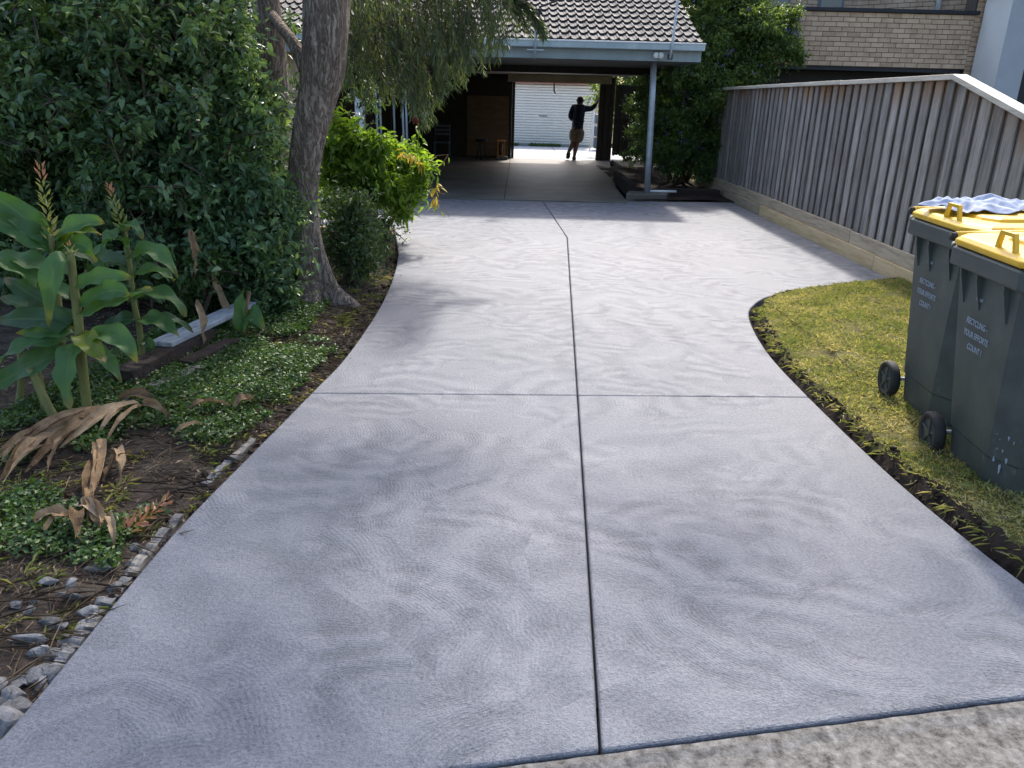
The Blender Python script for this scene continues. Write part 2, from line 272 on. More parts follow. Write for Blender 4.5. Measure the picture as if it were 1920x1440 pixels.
def dead_mat():
    m, nt, out = newmat('dry_ribbed_leaf'); tc = N(nt, 'ShaderNodeTexCoord'); oi = N(nt, 'ShaderNodeObjectInfo'); n1 = noise(nt, tc.outputs['Object'], 14, 5, 0.7)
    uv = N(nt, 'ShaderNodeUVMap'); sx = nt.nodes.new('ShaderNodeSeparateXYZ'); L(nt, uv.outputs[0], sx.inputs[0])
    rib = math_(nt, 'SINE', math_(nt, 'ADD', math_(nt, 'MULTIPLY', sx.outputs[0], 75.0), math_(nt, 'MULTIPLY', n1.outputs[0], 5.0)))
    f = math_(nt, 'ADD', math_(nt, 'MULTIPLY', n1.outputs[0], 0.8), math_(nt, 'MULTIPLY', rib, 0.07)); f = math_(nt, 'ADD', f, math_(nt, 'MULTIPLY', math_(nt, 'SUBTRACT', oi.outputs['Random'], 0.5), 0.35))
    r = ramp(nt, [(0.15, (0.09, 0.055, 0.03)), (0.38, (0.29, 0.19, 0.105)), (0.6, (0.48, 0.35, 0.22)), (0.8, (0.6, 0.47, 0.33))]); L(nt, f, r.inputs[0])
    p = N(nt, 'ShaderNodeBsdfPrincipled'); L(nt, r.outputs[0], p.inputs['Base Color']); p.inputs['Roughness'].default_value = 0.8; p.inputs['Specular IOR Level'].default_value = 0.2
    b = bump(nt, f, 1.0, 0.006); L(nt, b.outputs[0], p.inputs['Normal']); t = N(nt, 'ShaderNodeBsdfTranslucent'); L(nt, r.outputs[0], t.inputs[0]); mx = N(nt, 'ShaderNodeMixShader'); mx.inputs[0].default_value = 0.2
    L(nt, p.outputs[0], mx.inputs[1]); L(nt, t.outputs[0], mx.inputs[2]); L(nt, mx.outputs[0], out.inputs[0]); return m
M_DEAD2 = dead_mat()
M_SKIN = surf('skin', [(0.3, (0.14, 0.075, 0.05)), (0.7, (0.2, 0.11, 0.075))], 8, 0.55, 0)
M_HAIR = surf('dark_hair', [(0.3, (0.008, 0.007, 0.006)), (0.7, (0.02, 0.016, 0.014))], 40, 0.7, 0.002)
M_NAVY = surf('navy_jumper', [(0.3, (0.008, 0.012, 0.025)), (0.7, (0.016, 0.022, 0.042))], 20, 0.9, 0.002)
M_KHAKI = surf('khaki_cloth', [(0.3, (0.13, 0.1, 0.075)), (0.7, (0.22, 0.175, 0.13))], 14, 0.9, 0.002)
M_ORANGE = surf('orange_brown_wood', [(0.3, (0.3, 0.12, 0.03)), (0.7, (0.48, 0.22, 0.06))], 10, 0.6, 0.002)
M_PLASW = surf('white_plastic', [(0.3, (0.7, 0.7, 0.68)), (0.7, (0.8, 0.8, 0.78))], 5, 0.4, 0)
M_FLOWER = leafmat('purple_petal', [(0.2, 0.13, 0.42), (0.32, 0.24, 0.6)], 0.6, 0.3, (1.1, 1, 1.2))
M_REDFL = leafmat('red_bottlebrush', [(0.25, 0.02, 0.02), (0.4, 0.05, 0.05)], 0.6, 0.3, (1, 1, 1))
M_HEDGE = leafmat('dark_hedge_leaf', [(0.04, 0.08, 0.045), (0.075, 0.14, 0.068), (0.12, 0.205, 0.088), (0.25, 0.36, 0.11)], 0.3, 0.34)
M_HEDGE2 = leafmat('mid_shrub_leaf', [(0.025, 0.05, 0.022), (0.05, 0.09, 0.032), (0.08, 0.14, 0.045), (0.13, 0.2, 0.06)], 0.4, 0.35)
M_WIST = leafmat('lime_vine_leaf', [(0.06, 0.12, 0.016), (0.12, 0.21, 0.025), (0.19, 0.32, 0.036), (0.27, 0.38, 0.05)], 0.42, 0.5)
M_YELL = leafmat('yellow_leaf', [(0.45, 0.34, 0.04), (0.62, 0.5, 0.09)], 0.5, 0.45, (1.1, 1, 0.7))
M_BOTTLE = leafmat('bottlebrush_leaf', [(0.025, 0.04, 0.02), (0.055, 0.085, 0.038), (0.1, 0.14, 0.06), (0.17, 0.2, 0.1)], 0.42, 0.32)
M_DURANTA = leafmat('duranta_leaf', [(0.035, 0.07, 0.025), (0.075, 0.13, 0.04), (0.13, 0.2, 0.052), (0.24, 0.3, 0.07)], 0.45, 0.48)
M_GCOVER = leafmat('ground_cover_leaf', [(0.02, 0.045, 0.012), (0.045, 0.09, 0.022), (0.08, 0.15, 0.035), (0.12, 0.2, 0.05)], 0.45, 0.3)
M_GRASS = leafmat('lawn_grass', [(0.08, 0.14, 0.035), (0.20, 0.245, 0.065), (0.38, 0.36, 0.14), (0.62, 0.53, 0.32)], 0.55, 0.4, (1.3, 1.2, 0.7))
M_LITTER = leafmat('leaf_litter', [(0.04, 0.028, 0.02), (0.11, 0.078, 0.052), (0.22, 0.165, 0.11), (0.42, 0.33, 0.23)], 0.8, 0.05, (1, 1, 1), 0.2)
def ginger_mat(name, c0, c1, tip):
    m, nt, out = newmat(name)
    tc = N(nt, 'ShaderNodeTexCoord'); n1 = noise(nt, tc.outputs['Object'], 9, 4, 0.6); oi = N(nt, 'ShaderNodeObjectInfo')
    f = math_(nt, 'ADD', math_(nt, 'MULTIPLY', n1.outputs[0], 0.6), math_(nt, 'MULTIPLY', oi.outputs['Random'], 0.4))
    r = ramp(nt, [(0.2, c0), (0.8, c1)]); L(nt, f, r.inputs[0])
    # uv: x across, y along; pale midrib and fine parallel veins, yellowed tip
    uv = N(nt, 'ShaderNodeUVMap'); sx = nt.nodes.new('ShaderNodeSeparateXYZ'); L(nt, uv.outputs[0], sx.inputs[0])
    d = math_(nt, 'ABSOLUTE', math_(nt, 'SUBTRACT', sx.outputs[0], 0.5))
    mr = nt.nodes.new('ShaderNodeMapRange'); mr.inputs[1].default_value = 0.05; mr.inputs[2].default_value = 0.0; L(nt, d, mr.inputs[0])
    vein = math_(nt, 'SINE', math_(nt, 'ADD', math_(nt, 'MULTIPLY', d, 150.0), math_(nt, 'MULTIPLY', sx.outputs[1], -45.0)))
    c1_ = mixc(nt, math_(nt, 'MULTIPLY', mr.outputs[0], 0.45), r.outputs[0], (0.16, 0.24, 0.08))
    c1_ = mixc(nt, math_(nt, 'ADD', math_(nt, 'MULTIPLY', vein, 0.10), 0.10), c1_, (0.012, 0.03, 0.01))
    tp = nt.nodes.new('ShaderNodeMapRange'); tp.inputs[1].default_value = 0.86; tp.inputs[2].default_value = 1.02
    L(nt, math_(nt, 'ADD', sx.outputs[1], math_(nt, 'MULTIPLY', n1.outputs[0], 0.08)), tp.inputs[0])
    c2_ = mixc(nt, tp.outputs[0], c1_, tip)
    p = N(nt, 'ShaderNodeBsdfPrincipled'); L(nt, c2_, p.inputs['Base Color']); p.inputs['Roughness'].default_value = 0.42; p.inputs['Specular IOR Level'].default_value = 0.4
    b = bump(nt, vein, 0.35, 0.001); L(nt, b.outputs[0], p.inputs['Normal'])
    t = N(nt, 'ShaderNodeBsdfTranslucent'); L(nt, mixc(nt, 1.0, c2_, (1.6, 1.6, 0.7), 'MULTIPLY'), t.inputs[0])
    mx = N(nt, 'ShaderNodeMixShader'); mx.inputs[0].default_value = 0.3; L(nt, p.outputs[0], mx.inputs[1]); L(nt, t.outputs[0], mx.inputs[2]); L(nt, mx.outputs[0], out.inputs[0])
    return m
M_GING = ginger_mat('ginger_leaf', (0.04, 0.11, 0.03), (0.095, 0.2, 0.055), (0.16, 0.15, 0.04))
M_GINGD = ginger_mat('ginger_leaf_deep', (0.028, 0.075, 0.026), (0.055, 0.12, 0.038), (0.1, 0.09, 0.03))
M_GINGY = ginger_mat('ginger_leaf_yellowing', (0.1, 0.16, 0.02), (0.24, 0.26, 0.02), (0.3, 0.16, 0.08))
M_SPIKE = leafmat('flower_spike_bract', [(0.09, 0.13, 0.03), (0.2, 0.23, 0.06), (0.3, 0.27, 0.09)], 0.5, 0.3)
M_SPIKER = leafmat('flower_spike_tip', [(0.32, 0.16, 0.06), (0.42, 0.18, 0.1), (0.4, 0.28, 0.1)], 0.5, 0.3, (1, 1, 0.8))

# ------------------------------------------------------------------ mesh helpers
WLOC = {}
def wloc(o):
    v = Vector((0, 0, 0))
    while o is not None:
        v += WLOC.get(o.name, Vector(o.location)); o = o.parent
    return v
class MB:
    def __init__(s): s.v = []; s.f = []
    def add(s, vs, fs):
        k = len(s.v); s.v += [tuple(x) for x in vs]; s.f += [tuple(i + k for i in f) for f in fs]
    def box(s, lo, hi, rot=None, piv=None):
        (x0, y0, z0), (x1, y1, z1) = lo, hi
        vs = [Vector(p) for p in ((x0, y0, z0), (x1, y0, z0), (x1, y1, z0), (x0, y1, z0), (x0, y0, z1), (x1, y0, z1), (x1, y1, z1), (x0, y1, z1))]
        if rot is not None:
            c = Vector(piv) if piv is not None else sum(vs, Vector()) / 8
            vs = [c + rot @ (v - c) for v in vs]
        s.add(vs, [(0, 3, 2, 1), (4, 5, 6, 7), (0, 1, 5, 4), (1, 2, 6, 5), (2, 3, 7, 6), (3, 0, 4, 7)])
    def tube(s, pts, rad, n=8, cap=True):
        pts = [Vector(p) for p in pts]; k = len(pts)
        if isinstance(rad, (int, float)): rad = [rad] * k
        rings = []; ref = None
        for i, p in enumerate(pts):
            t = (pts[min(i + 1, k - 1)] - pts[max(i - 1, 0)])
            if t.length < 1e-9: t = Vector((0, 0, 1))
            t.normalize()
            if ref is None: ref = Vector((1, 0, 0)) if abs(t.x) < 0.8 else Vector((0, 1, 0))
            a = (ref - t * ref.dot(t)).normalized(); b = t.cross(a); ref = a
            rings.append([p + (a * math.cos(2 * math.pi * j / n) + b * math.sin(2 * math.pi * j / n)) * rad[i] for j in range(n)])
        vs = [v for r in rings for v in r]; fs = []
        for i in range(k - 1):
            for j in range(n):
                fs.append((i * n + j, i * n + (j + 1) % n, (i + 1) * n + (j + 1) % n, (i + 1) * n + j))
        if cap: fs.append(tuple(range(n - 1, -1, -1))); fs.append(tuple((k - 1) * n + j for j in range(n)))
        s.add(vs, fs)
    def loft(s, rings, cap=True):
        n = len(rings[0]); vs = [v for r in rings for v in r]; fs = []
        for i in range(len(rings) - 1):
            for j in range(n): fs.append((i * n + j, i * n + (j + 1) % n, (i + 1) * n + (j + 1) % n, (i + 1) * n + j))
        if cap: fs.append(tuple(range(n - 1, -1, -1))); fs.append(tuple((len(rings) - 1) * n + j for j in range(n)))
        s.add(vs, fs)
    def prism(s, poly, z0, z1):
        n = len(poly); s.add([(x, y, z0) for x, y in poly] + [(x, y, z1) for x, y in poly],
            [tuple(range(n - 1, -1, -1)), tuple(range(n, 2 * n))] + [(i, (i + 1) % n, n + (i + 1) % n, n + i) for i in range(n)])
    def build(s, name, mat, parent=None, smooth=False, bevel=0.0, local=False, segs=2):
        me = bpy.data.meshes.new(name)
        off = Vector((0, 0, 0)) if (parent is None or local) else wloc(parent)
        me.from_pydata([(v[0] - off.x, v[1] - off.y, v[2] - off.z) for v in s.v], [], s.f)
        me.materials.append(mat)
        if smooth: me.polygons.foreach_set('use_smooth', [True] * len(me.polygons))
        me.update()
        o = bpy.data.objects.new(name, me); COL.objects.link(o)
        if parent is not None: o.parent = parent
        if bevel:
            b = o.modifiers.new('bevel', 'BEVEL'); b.width = bevel; b.segments = segs; b.limit_method = 'ANGLE'; b.angle_limit = R(40)
        return o
def tag(o, label=None, cat=None, group=None, kind=None):
    if label: o['label'] = label
    if cat: o['category'] = cat
    if group: o['group'] = group
    if kind: o['kind'] = kind
    return o
def thing(name, label, cat, loc=(0, 0, 0), rot=(0, 0, 0), group=None):
    o = bpy.data.objects.new(name, None); COL.objects.link(o); o.location = loc; o.rotation_euler = rot; o.empty_display_size = 0.1
    return tag(o, label, cat, group)
def box(name, lo, hi, mat, parent=None, bevel=0.0, rot=None, piv=None):
    m = MB(); m.box(lo, hi, rot, piv); return m.build(name, mat, parent, bevel=bevel)
def tubeo(name, pts, rad, mat, parent=None, n=8):
    m = MB(); m.tube(pts, rad, n); return m.build(name, mat, parent, smooth=True)
def catmull(pts, k=6):
    pts = [np.array(p, float) for p in pts]; out = []
    for i in range(len(pts) - 1):
        p0 = pts[max(i - 1, 0)]; p1 = pts[i]; p2 = pts[i + 1]; p3 = pts[min(i + 2, len(pts) - 1)]
        for j in range(k):
            t = j / k
            out.append(0.5 * ((2 * p1) + (-p0 + p2) * t + (2 * p0 - 5 * p1 + 4 * p2 - p3) * t * t + (-p0 + 3 * p1 - 3 * p2 + p3) * t ** 3))
    out.append(pts[-1]); return [tuple(p) for p in out]

# ---- leaves: vectorised folded blades
def unit(a): return a / np.maximum(np.linalg.norm(a, axis=-1, keepdims=True), 1e-9)
def leaf_arrays(pos, d, Ln, Wd, fold=0.25, droop=0.15, shape='oval', rs=NP):
    n = len(pos); d = unit(d); up = unit(rs.normal(size=(n, 3)) + np.array([0, 0, 1.2])); side = unit(np.cross(d, up)); nor = np.cross(side, d)
    Ln = Ln[:, None]; Wd = Wd[:, None]
    drp = np.array([0, 0, -1.0])[None] * Ln * droop
    if shape == 'oval':
        b = pos; l1 = pos + d * Ln * .35 + side * Wd * .5 + nor * Wd * fold; r1 = pos + d * Ln * .35 - side * Wd * .5 + nor * Wd * fold
        l2 = pos + d * Ln * .7 + side * Wd * .36 + nor * Wd * fold * .7 + drp * .4; r2 = pos + d * Ln * .7 - side * Wd * .36 + nor * Wd * fold * .7 + drp * .4
        m1 = pos + d * Ln * .5 + drp * .2; t = pos + d * Ln + drp
        V = np.stack([b, l1, l2, t, r2, r1, m1], 1)
        F = np.array([[0, 6, 1], [1, 6, 2], [2, 6, 3], [0, 5, 6], [5, 4, 6], [4, 3, 6]])
    else:
        m = pos + d * Ln * .45 + drp * .2
        V = np.stack([pos, m + side * Wd * .5 + nor * Wd * fold, pos + d * Ln + drp, m - side * Wd * .5 + nor * Wd * fold], 1)
        F = np.array([[0, 2, 1], [0, 3, 2]])
    k = V.shape[1]
    return V.reshape(-1, 3), (F[None] + (np.arange(n) * k)[:, None, None]).reshape(-1, 3)
def tri_object(name, V, F, mat, parent=None, smooth=False):
    off = np.array(wloc(parent)) if parent is not None else np.zeros(3)
    me = bpy.data.meshes.new(name); V = np.asarray(V, float) - off
    me.vertices.add(len(V)); me.vertices.foreach_set('co', V.ravel())
    me.loops.add(F.size); me.loops.foreach_set('vertex_index', F.ravel().astype(np.int32))
    me.polygons.add(len(F)); me.polygons.foreach_set('loop_start', np.arange(0, F.size, 3, dtype=np.int32))
    try: me.polygons.foreach_set('loop_total', np.full(len(F), 3, dtype=np.int32))
    except Exception: pass
    if smooth: me.polygons.foreach_set('use_smooth', np.ones(len(F), dtype=bool))
    me.materials.append(mat); me.update(calc_edges=True); me.validate()
    o = bpy.data.objects.new(name, me); COL.objects.link(o)
    if parent is not None: o.parent = parent
    return o
class Foliage:
    def __init__(s): s.V = []; s.F = []; s.n = 0
    def put(s, V, F): s.V.append(V); s.F.append(F + s.n); s.n += len(V)
    def build(s, name, mat, parent=None): return tri_object(name, np.concatenate(s.V), np.concatenate(s.F), mat, parent)
def clump_leaves(fo, clumps, twigs, per, Ln, Wd, rs, upb=0.25, spread=0.8, shape='oval', tl=0.3, core=0.35, droop=0.15, twigmb=None):
    """clumps: (centre, radii, share). twigs grow from the clump's inside to its skin; leaves stand along the outer half"""
    tot = sum(c[2] for c in clumps)
    for (c, r, sh) in clumps:
        nt_ = max(3, int(twigs * sh / tot)); c = np.array(c, float); r = np.array(r, float)
        d = unit(rs.normal(size=(nt_, 3))); q = (core + (1 - core) * rs.rand(nt_, 1) ** 0.45) * (1 + 0.18 * rs.normal(size=(nt_, 1)))
        end = c + d * r * q
        td = unit(d * np.array([1, 1, .8]) + np.array([0, 0, upb]) + 0.35 * rs.normal(size=(nt_, 3)))
        L_ = tl * (0.6 + 0.8 * rs.rand(nt_, 1)); start = end - td * L_
        t = (np.arange(per)[None, :] + rs.rand(nt_, per)) / per
        pos = start[:, None, :] + td[:, None, :] * L_[:, None, :] * t[..., None] + 0.015 * rs.normal(size=(nt_, per, 3))
        per_d = unit(rs.normal(size=(nt_, per, 3))); ld = td[:, None, :] * (0.35 + 0.5 * t[..., None]) + per_d * spread + np.array([0, 0, -0.12])
        n = nt_ * per; f = 0.7 + 0.6 * rs.rand(n)
        fo.put(*leaf_arrays(pos.reshape(-1, 3), ld.reshape(-1, 3), Ln * f, Wd * f * (0.85 + .3 * rs.rand(n)), shape=shape, droop=droop, rs=rs))
        if twigmb is not None:
            for i in range(0, nt_, max(1, nt_ // 4)):
                twigmb.tube([tuple(c + (start[i] - c) * .25), tuple(start[i]), tuple(end[i])], [0.005, 0.003, 0.0015], 4, False)
def grid_sheet(name, x0, x1, y0, y1, nx, ny, zf, mat, keep=None, parent=None):
    xs = np.linspace(x0, x1, nx); ys = np.linspace(y0, y1, ny); mb = MB()
    vs = [(x, y, zf(x, y)) for y in ys for x in xs]; fs = []
    for j in range(ny - 1):
        for i in range(nx - 1):
            if keep is None or keep((xs[i] + xs[i + 1]) / 2, (ys[j] + ys[j + 1]) / 2): fs.append((j * nx + i, j * nx + i + 1, (j + 1) * nx + i + 1, (j + 1) * nx + i))
    mb.add(vs, fs); return mb.build(name, mat, parent, smooth=True)
def vnoise(x, y, s=1.0, seed=0):
    """cheap smooth value noise"""
    x = x * s + seed * 17.3; y = y * s + seed * 5.1; xi = math.floor(x); yi = math.floor(y); fx = x - xi; fy = y - yi
    def h(a, b): 
        v = math.sin(a * 127.1 + b * 311.7 + seed) * 43758.5453; return v - math.floor(v)
    fx = fx * fx * (3 - 2 * fx); fy = fy * fy * (3 - 2 * fy)
    return (h(xi, yi) * (1 - fx) + h(xi + 1, yi) * fx) * (1 - fy) + (h(xi, yi + 1) * (1 - fx) + h(xi + 1, yi + 1) * fx) * fy

# ------------------------------------------------------------------ the setting: ground, driveway, beds, lawn
LEFT = catmull([(-1.36, 1.15), (-1.275, 1.5), (-1.262, 2.07), (-1.245, 2.57), (-1.18, 3.24), (-1.11, 3.96), (-1.05, 4.71), (-1.06, 6.12), (-1.18, 7.64), (-1.37, 8.86), (-1.52, 9.6)])
RIGHT = catmull([(1.93, 1.83), (1.82, 2.31), (1.77, 2.64), (1.72, 3.19), (1.695, 4.1), (1.71, 4.94), (1.82, 5.75), (1.97, 6.2), (2.28, 6.62), (2.93, 7.03), (3.66, 7.40)])
def left_x(y): return float(np.interp(y, [p[1] for p in LEFT], [p[0] for p in LEFT]))
def right_x(y): return float(np.interp(y, [p[1] for p in RIGHT], [p[0] for p in RIGHT]))
box('ground', (-400, -300, -1.2), (400, 900, -0.16), M_SOIL)['kind'] = 'structure'
JT = [(0.22, 1.2), (0.25, 1.53), (0.37, 4.0), (0.62, 9.35), (0.43, 12.80)]       # long saw-cut joint
def jx(y): return float(np.interp(y, [p[1] for p in JT], [p[0] for p in JT]))
def cross_y(x): return 4.02 + 0.05 * x                                           # cross joint
def path_y(x): return 1.473 + 0.19 * x                                           # edge against the old footpath
drv = MB()
drv.prism([(p[0] + .012, p[1]) for p in LEFT if p[1] > 1.3] + [(-4.6, 9.6), (-4.6, 12.74), (1.8, 12.74), (1.84, 13.1), (3.64, 13.36), (3.64, 7.5)] + [(p[0] - .012, p[1]) for p in RIGHT[::-1] if p[1] > 2][1:], -0.15, -0.03)
driveway = drv.build('driveway', M_JOINT); driveway['kind'] = 'structure'
G_ = 0.0036; GC = 0.0018
def slab(poly):
    m = MB(); m.prism(poly, -0.14, 0.0); o = m.build('slab', M_CONC, driveway, bevel=0.012, segs=3); return o
def clipL(y0, y1): return [p for p in LEFT if y0 < p[1] < y1]
def clipR(y0, y1): return [p for p in RIGHT if y0 < p[1] < y1]
jn = [(0.37, 4.0), (0.62, 9.35), (0.43, 12.80)]
xl = left_x(3.96)
near_l = [(-1.33, path_y(-1.33))] + clipL(1.26, cross_y(xl) - GC - .01) + [(xl, cross_y(xl) - GC), (jx(4.0) - G_, cross_y(.37) - GC), (jx(1.53) - G_, path_y(.25))]
xr = right_x(4.1)
near_r = [(jx(1.53) + G_, path_y(.25)), (jx(4.0) + G_, cross_y(.37) - GC), (xr, cross_y(xr) - GC)] + clipR(1.86, cross_y(xr) - GC - .01)[::-1] + [(1.93, path_y(1.93))]
far_l = [(xl, cross_y(xl) + GC)] + clipL(cross_y(xl) + .02, 9.58) + [(-1.52, 9.6), (-4.6, 9.6), (-4.6, 12.78), (.43 - G_, 12.80), (.62 - G_, 9.35), (.37 - G_, cross_y(.37) + GC)]
far_r = [(.37 + G_, cross_y(.37) + GC), (.62 + G_, 9.35), (.43 + G_, 12.80), (1.78, 12.82), (1.82, 13.12), (3.66, 13.38)] + [(3.66, 7.41)] + clipR(cross_y(xr) + .02, 7.395)[::-1] + [(xr, cross_y(xr) + GC)]
for p in (near_l, near_r, far_l, far_r):
    a = sum(p[i][0] * p[(i + 1) % len(p)][1] - p[(i + 1) % len(p)][0] * p[i][1] for i in range(len(p)))
    slab(p if a > 0 else p[::-1])
# old footpath, a hand lower, with its broken lip
fp = MB(); fp.prism([(-6, path_y(-6) - .012), (-6, -3), (8, -3), (8, path_y(8) - .012)], -0.15, -0.012)
fpo = fp.build('footpath', M_OLDC, bevel=0.01); fpo['kind'] = 'structure'
box('verge', (-40, -5.5, -.16), (40, -3.02, -.03), M_TURF)['kind'] = 'structure'
box('road', (-60, -13, -.16), (60, -5.52, -.10), M_PAVE)['kind'] = 'structure'
ml = MB(); vs = []; fs = []; nseg = 190
for i in range(nseg + 1):                                                         # ragged mortar lip between footpath and new slab
    x = -1.25 + i * 3.2 / nseg; d = .016 + .022 * vnoise(x, 0, 9, 2) + .014 * vnoise(x, 1, 40, 3); z = -.0085 + .004 * vnoise(x, 2, 30, 4)
    vs += [(x, path_y(x) - .009, z - .002), (x, path_y(x) - .012 - d * .6, z), (x, path_y(x) - .012 - d * 1.5, -.0122)]
    if i: k = 3 * i; fs += [(k - 3, k, k + 1, k - 2), (k - 2, k + 1, k + 2, k - 1)]
ml.add(vs, [f[::-1] for f in fs])
ml.build('mortar_lip', M_OLDC, fpo)
# carport floor and backyard paving
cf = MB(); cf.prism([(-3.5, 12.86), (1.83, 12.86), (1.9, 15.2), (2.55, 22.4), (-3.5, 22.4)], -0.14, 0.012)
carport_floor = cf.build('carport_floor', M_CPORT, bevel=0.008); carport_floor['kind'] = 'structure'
box('floor_joint', (-0.215, 12.9, 0.0), (-0.200, 22.3, 0.0145), M_JOINT, carport_floor)
bp_ = MB(); bp_.prism([(-8, 22.42), (9, 22.42), (9, 28.6), (-8, 28.6)], -0.14, 0.004)
bpo = bp_.build('backyard_paving', M_PAVE); bpo['kind'] = 'structure'
box('paving_joint', (1.18, 22.5, 0.0), (1.2, 28.5, 0.0065), M_JOINT, bpo)
sp_ = MB(); sp_.prism([(2.62, 20.0), (3.7, 20.0), (3.7, 22.4), (2.62, 22.4)], -0.14, 0.04); spo = sp_.build('side_path', M_CPORT); spo['kind'] = 'structure'
# left garden bed
def bed_z(x, y):
    e = left_x(min(max(y, 1.2), 9.6)) - x
    return -0.06 + 0.055 * min(1, max(0, e) / .35) + 0.05 * max(0, min(1, (e - .3) / 1.2)) + 0.035 * (vnoise(x, y, 3, 1) - .5) + 0.02 * (vnoise(x, y, 11, 2) - .5) + .012 * (vnoise(x, y, 29, 3) - .5)
grid_sheet('garden_bed', -9, -1.0, 0.3, 9.62, 230, 260, bed_z, M_SOIL, lambda x, y: x < left_x(min(max(y, 1.2), 9.6)) + .03)['kind'] = 'structure'
# right lawn with the open trench along the slab
def lawn_z(x, y):
    e = x - right_x(max(1.83, min(y, 7.39)))
    if y > 6.2: e = min(e, max(0.0, (np.interp(x, [p[0] for p in RIGHT[30:]], [p[1] for p in RIGHT[30:]]) - y)))
    wdt = .075 + .06 * vnoise(x, y, 2.3, 5)
    tr = max(0.0, 1 - max(0, e - .02) / wdt) if e < wdt + .02 else 0.0
    return 0.012 + .02 * vnoise(x, y, 2, 6) + .012 * (vnoise(x, y, 12, 7) - .5) - 0.115 * tr * tr * (3 - 2 * tr) + .03 * tr * (vnoise(x, y, 25, 8) - .5) + (.02 if y > 3.9 and x > 2.1 else 0) * min(1, max(0, y - 3.9))
def in_lawn(x, y):
    if y < 1.9: return x > 1.85
    if y > 7.42 or x > 3.74: return y <= 7.42 and False or (x <= 3.74 and y <= 7.42)
    if x < right_x(min(y, 7.39)) - .02: return False
    return True
lawn = grid_sheet('lawn', 1.6, 3.74, 1.2, 7.46, 130, 300, lawn_z, M_TURF, in_lawn); lawn['kind'] = 'structure'
grid_sheet('neighbour_ground', 3.80, 30, -2, 40, 20, 20, lambda x, y: -0.05, M_TURF)['kind'] = 'structure'
grid_sheet('tree_bed', 1.95, 3.72, 13.3, 22, 40, 80, lambda x, y: 0.0 + .05 * vnoise(x, y, 4, 9), M_DIRT, lambda x, y: x > 2.0 and y < 20.2)['kind'] = 'structure'  # dark soil, kept extra dark to carry the shade under the tree
tr = MB(); vs = []; fs = []; RP = catmull([(p[0], p[1]) for p in RIGHT[::2]], 8); nn = len(RP)
for i, p in enumerate(RP):
    q0 = RP[max(0, i - 1)]; q1 = RP[min(nn - 1, i + 1)]; tx, ty = q1[0] - q0[0], q1[1] - q0[1]; l_ = math.hypot(tx, ty); nx_, ny_ = ty / l_, -tx / l_
    wd = .05 + .085 * vnoise(p[0], p[1], 1.7, 41) + .04 * vnoise(p[0], p[1], 9, 42) + .025 * vnoise(p[0], p[1], 31, 44)
    for j in range(9):
        t = j / 8; x = p[0] + nx_ * (-.004 + wd * t); y = p[1] + ny_ * (-.004 + wd * t); prof = -.085 * (1 - t) ** .6 if t < .98 else 0
        vs.append((x, y, max(lawn_z(x, y) + .006, -.09) + .022 * (vnoise(x, y, 33, 43) - .35) * (1 if j < 8 else 0) - (.012 if j == 8 else 0)))
    if i: fs += [(9 * (i - 1) + j, 9 * (i - 1) + j + 1, 9 * i + j + 1, 9 * i + j) for j in range(8)]
tr.add(vs, [f[::-1] for f in fs]); tr.build('trench_soil', M_DIRT, smooth=False)['kind'] = 'structure'
# dark clods in the trench (nobody could count them)
cl = MB()
def rock(mb, c, r, n=0.35, flat=1.0, rz=None):
    phi = (1 + 5 ** .5) / 2
    vs = [(-1, phi, 0), (1, phi, 0), (-1, -phi, 0), (1, -phi, 0), (0, -1, phi), (0, 1, phi), (0, -1, -phi), (0, 1, -phi), (phi, 0, -1), (phi, 0, 1), (-phi, 0, -1), (-phi, 0, 1)]
    fs = [(0, 11, 5), (0, 5, 1), (0, 1, 7), (0, 7, 10), (0, 10, 11), (1, 5, 9), (5, 11, 4), (11, 10, 2), (10, 7, 6), (7, 1, 8), (3, 9, 4), (3, 4, 2), (3, 2, 6), (3, 6, 8), (3, 8, 9), (4, 9, 5), (2, 4, 11), (6, 2, 10), (8, 6, 7), (9, 8, 1)]
    q = Euler((rnd.random() * 6, rnd.random() * 6, rnd.random() * 6)).to_matrix(); rzm = Matrix.Rotation(rnd.random() * 6.3 if rz is None else rz, 3, 'Z')
    out = []
    for v in vs:
        p = (q @ Vector(v)) * (0.53 * (1 + n * (rnd.random() - .5) * 2)); out.append(Vector(c) + rzm @ Vector((p.x * r[0], p.y * r[1], p.z * r[2])))
    mb.add(out, fs)
for i in range(1100):
    y = 1.9 + 5.2 * rnd.random(); x = right_x(y) + .012 + rnd.random() ** 1.5 * .11; s = .004 + .014 * rnd.random() ** 3
    rock(cl, (x, y, lawn_z(x, y) + s * .4), (s, s * 1.2, s * .8))
for i in range(260):
    y = 1.5 + 6.5 * rnd.random(); x = left_x(y) - .01 - rnd.random() ** 1.6 * .16; s = .006 + .018 * rnd.random() ** 2
    rock(cl, (x, y, bed_z(x, y) + s * .4), (s, s * 1.2, s * .8))
tag(cl.build('soil_clods', M_DIRT), 'dark crumbs of soil strewn along both driveway edges', 'soil', kind='stuff')

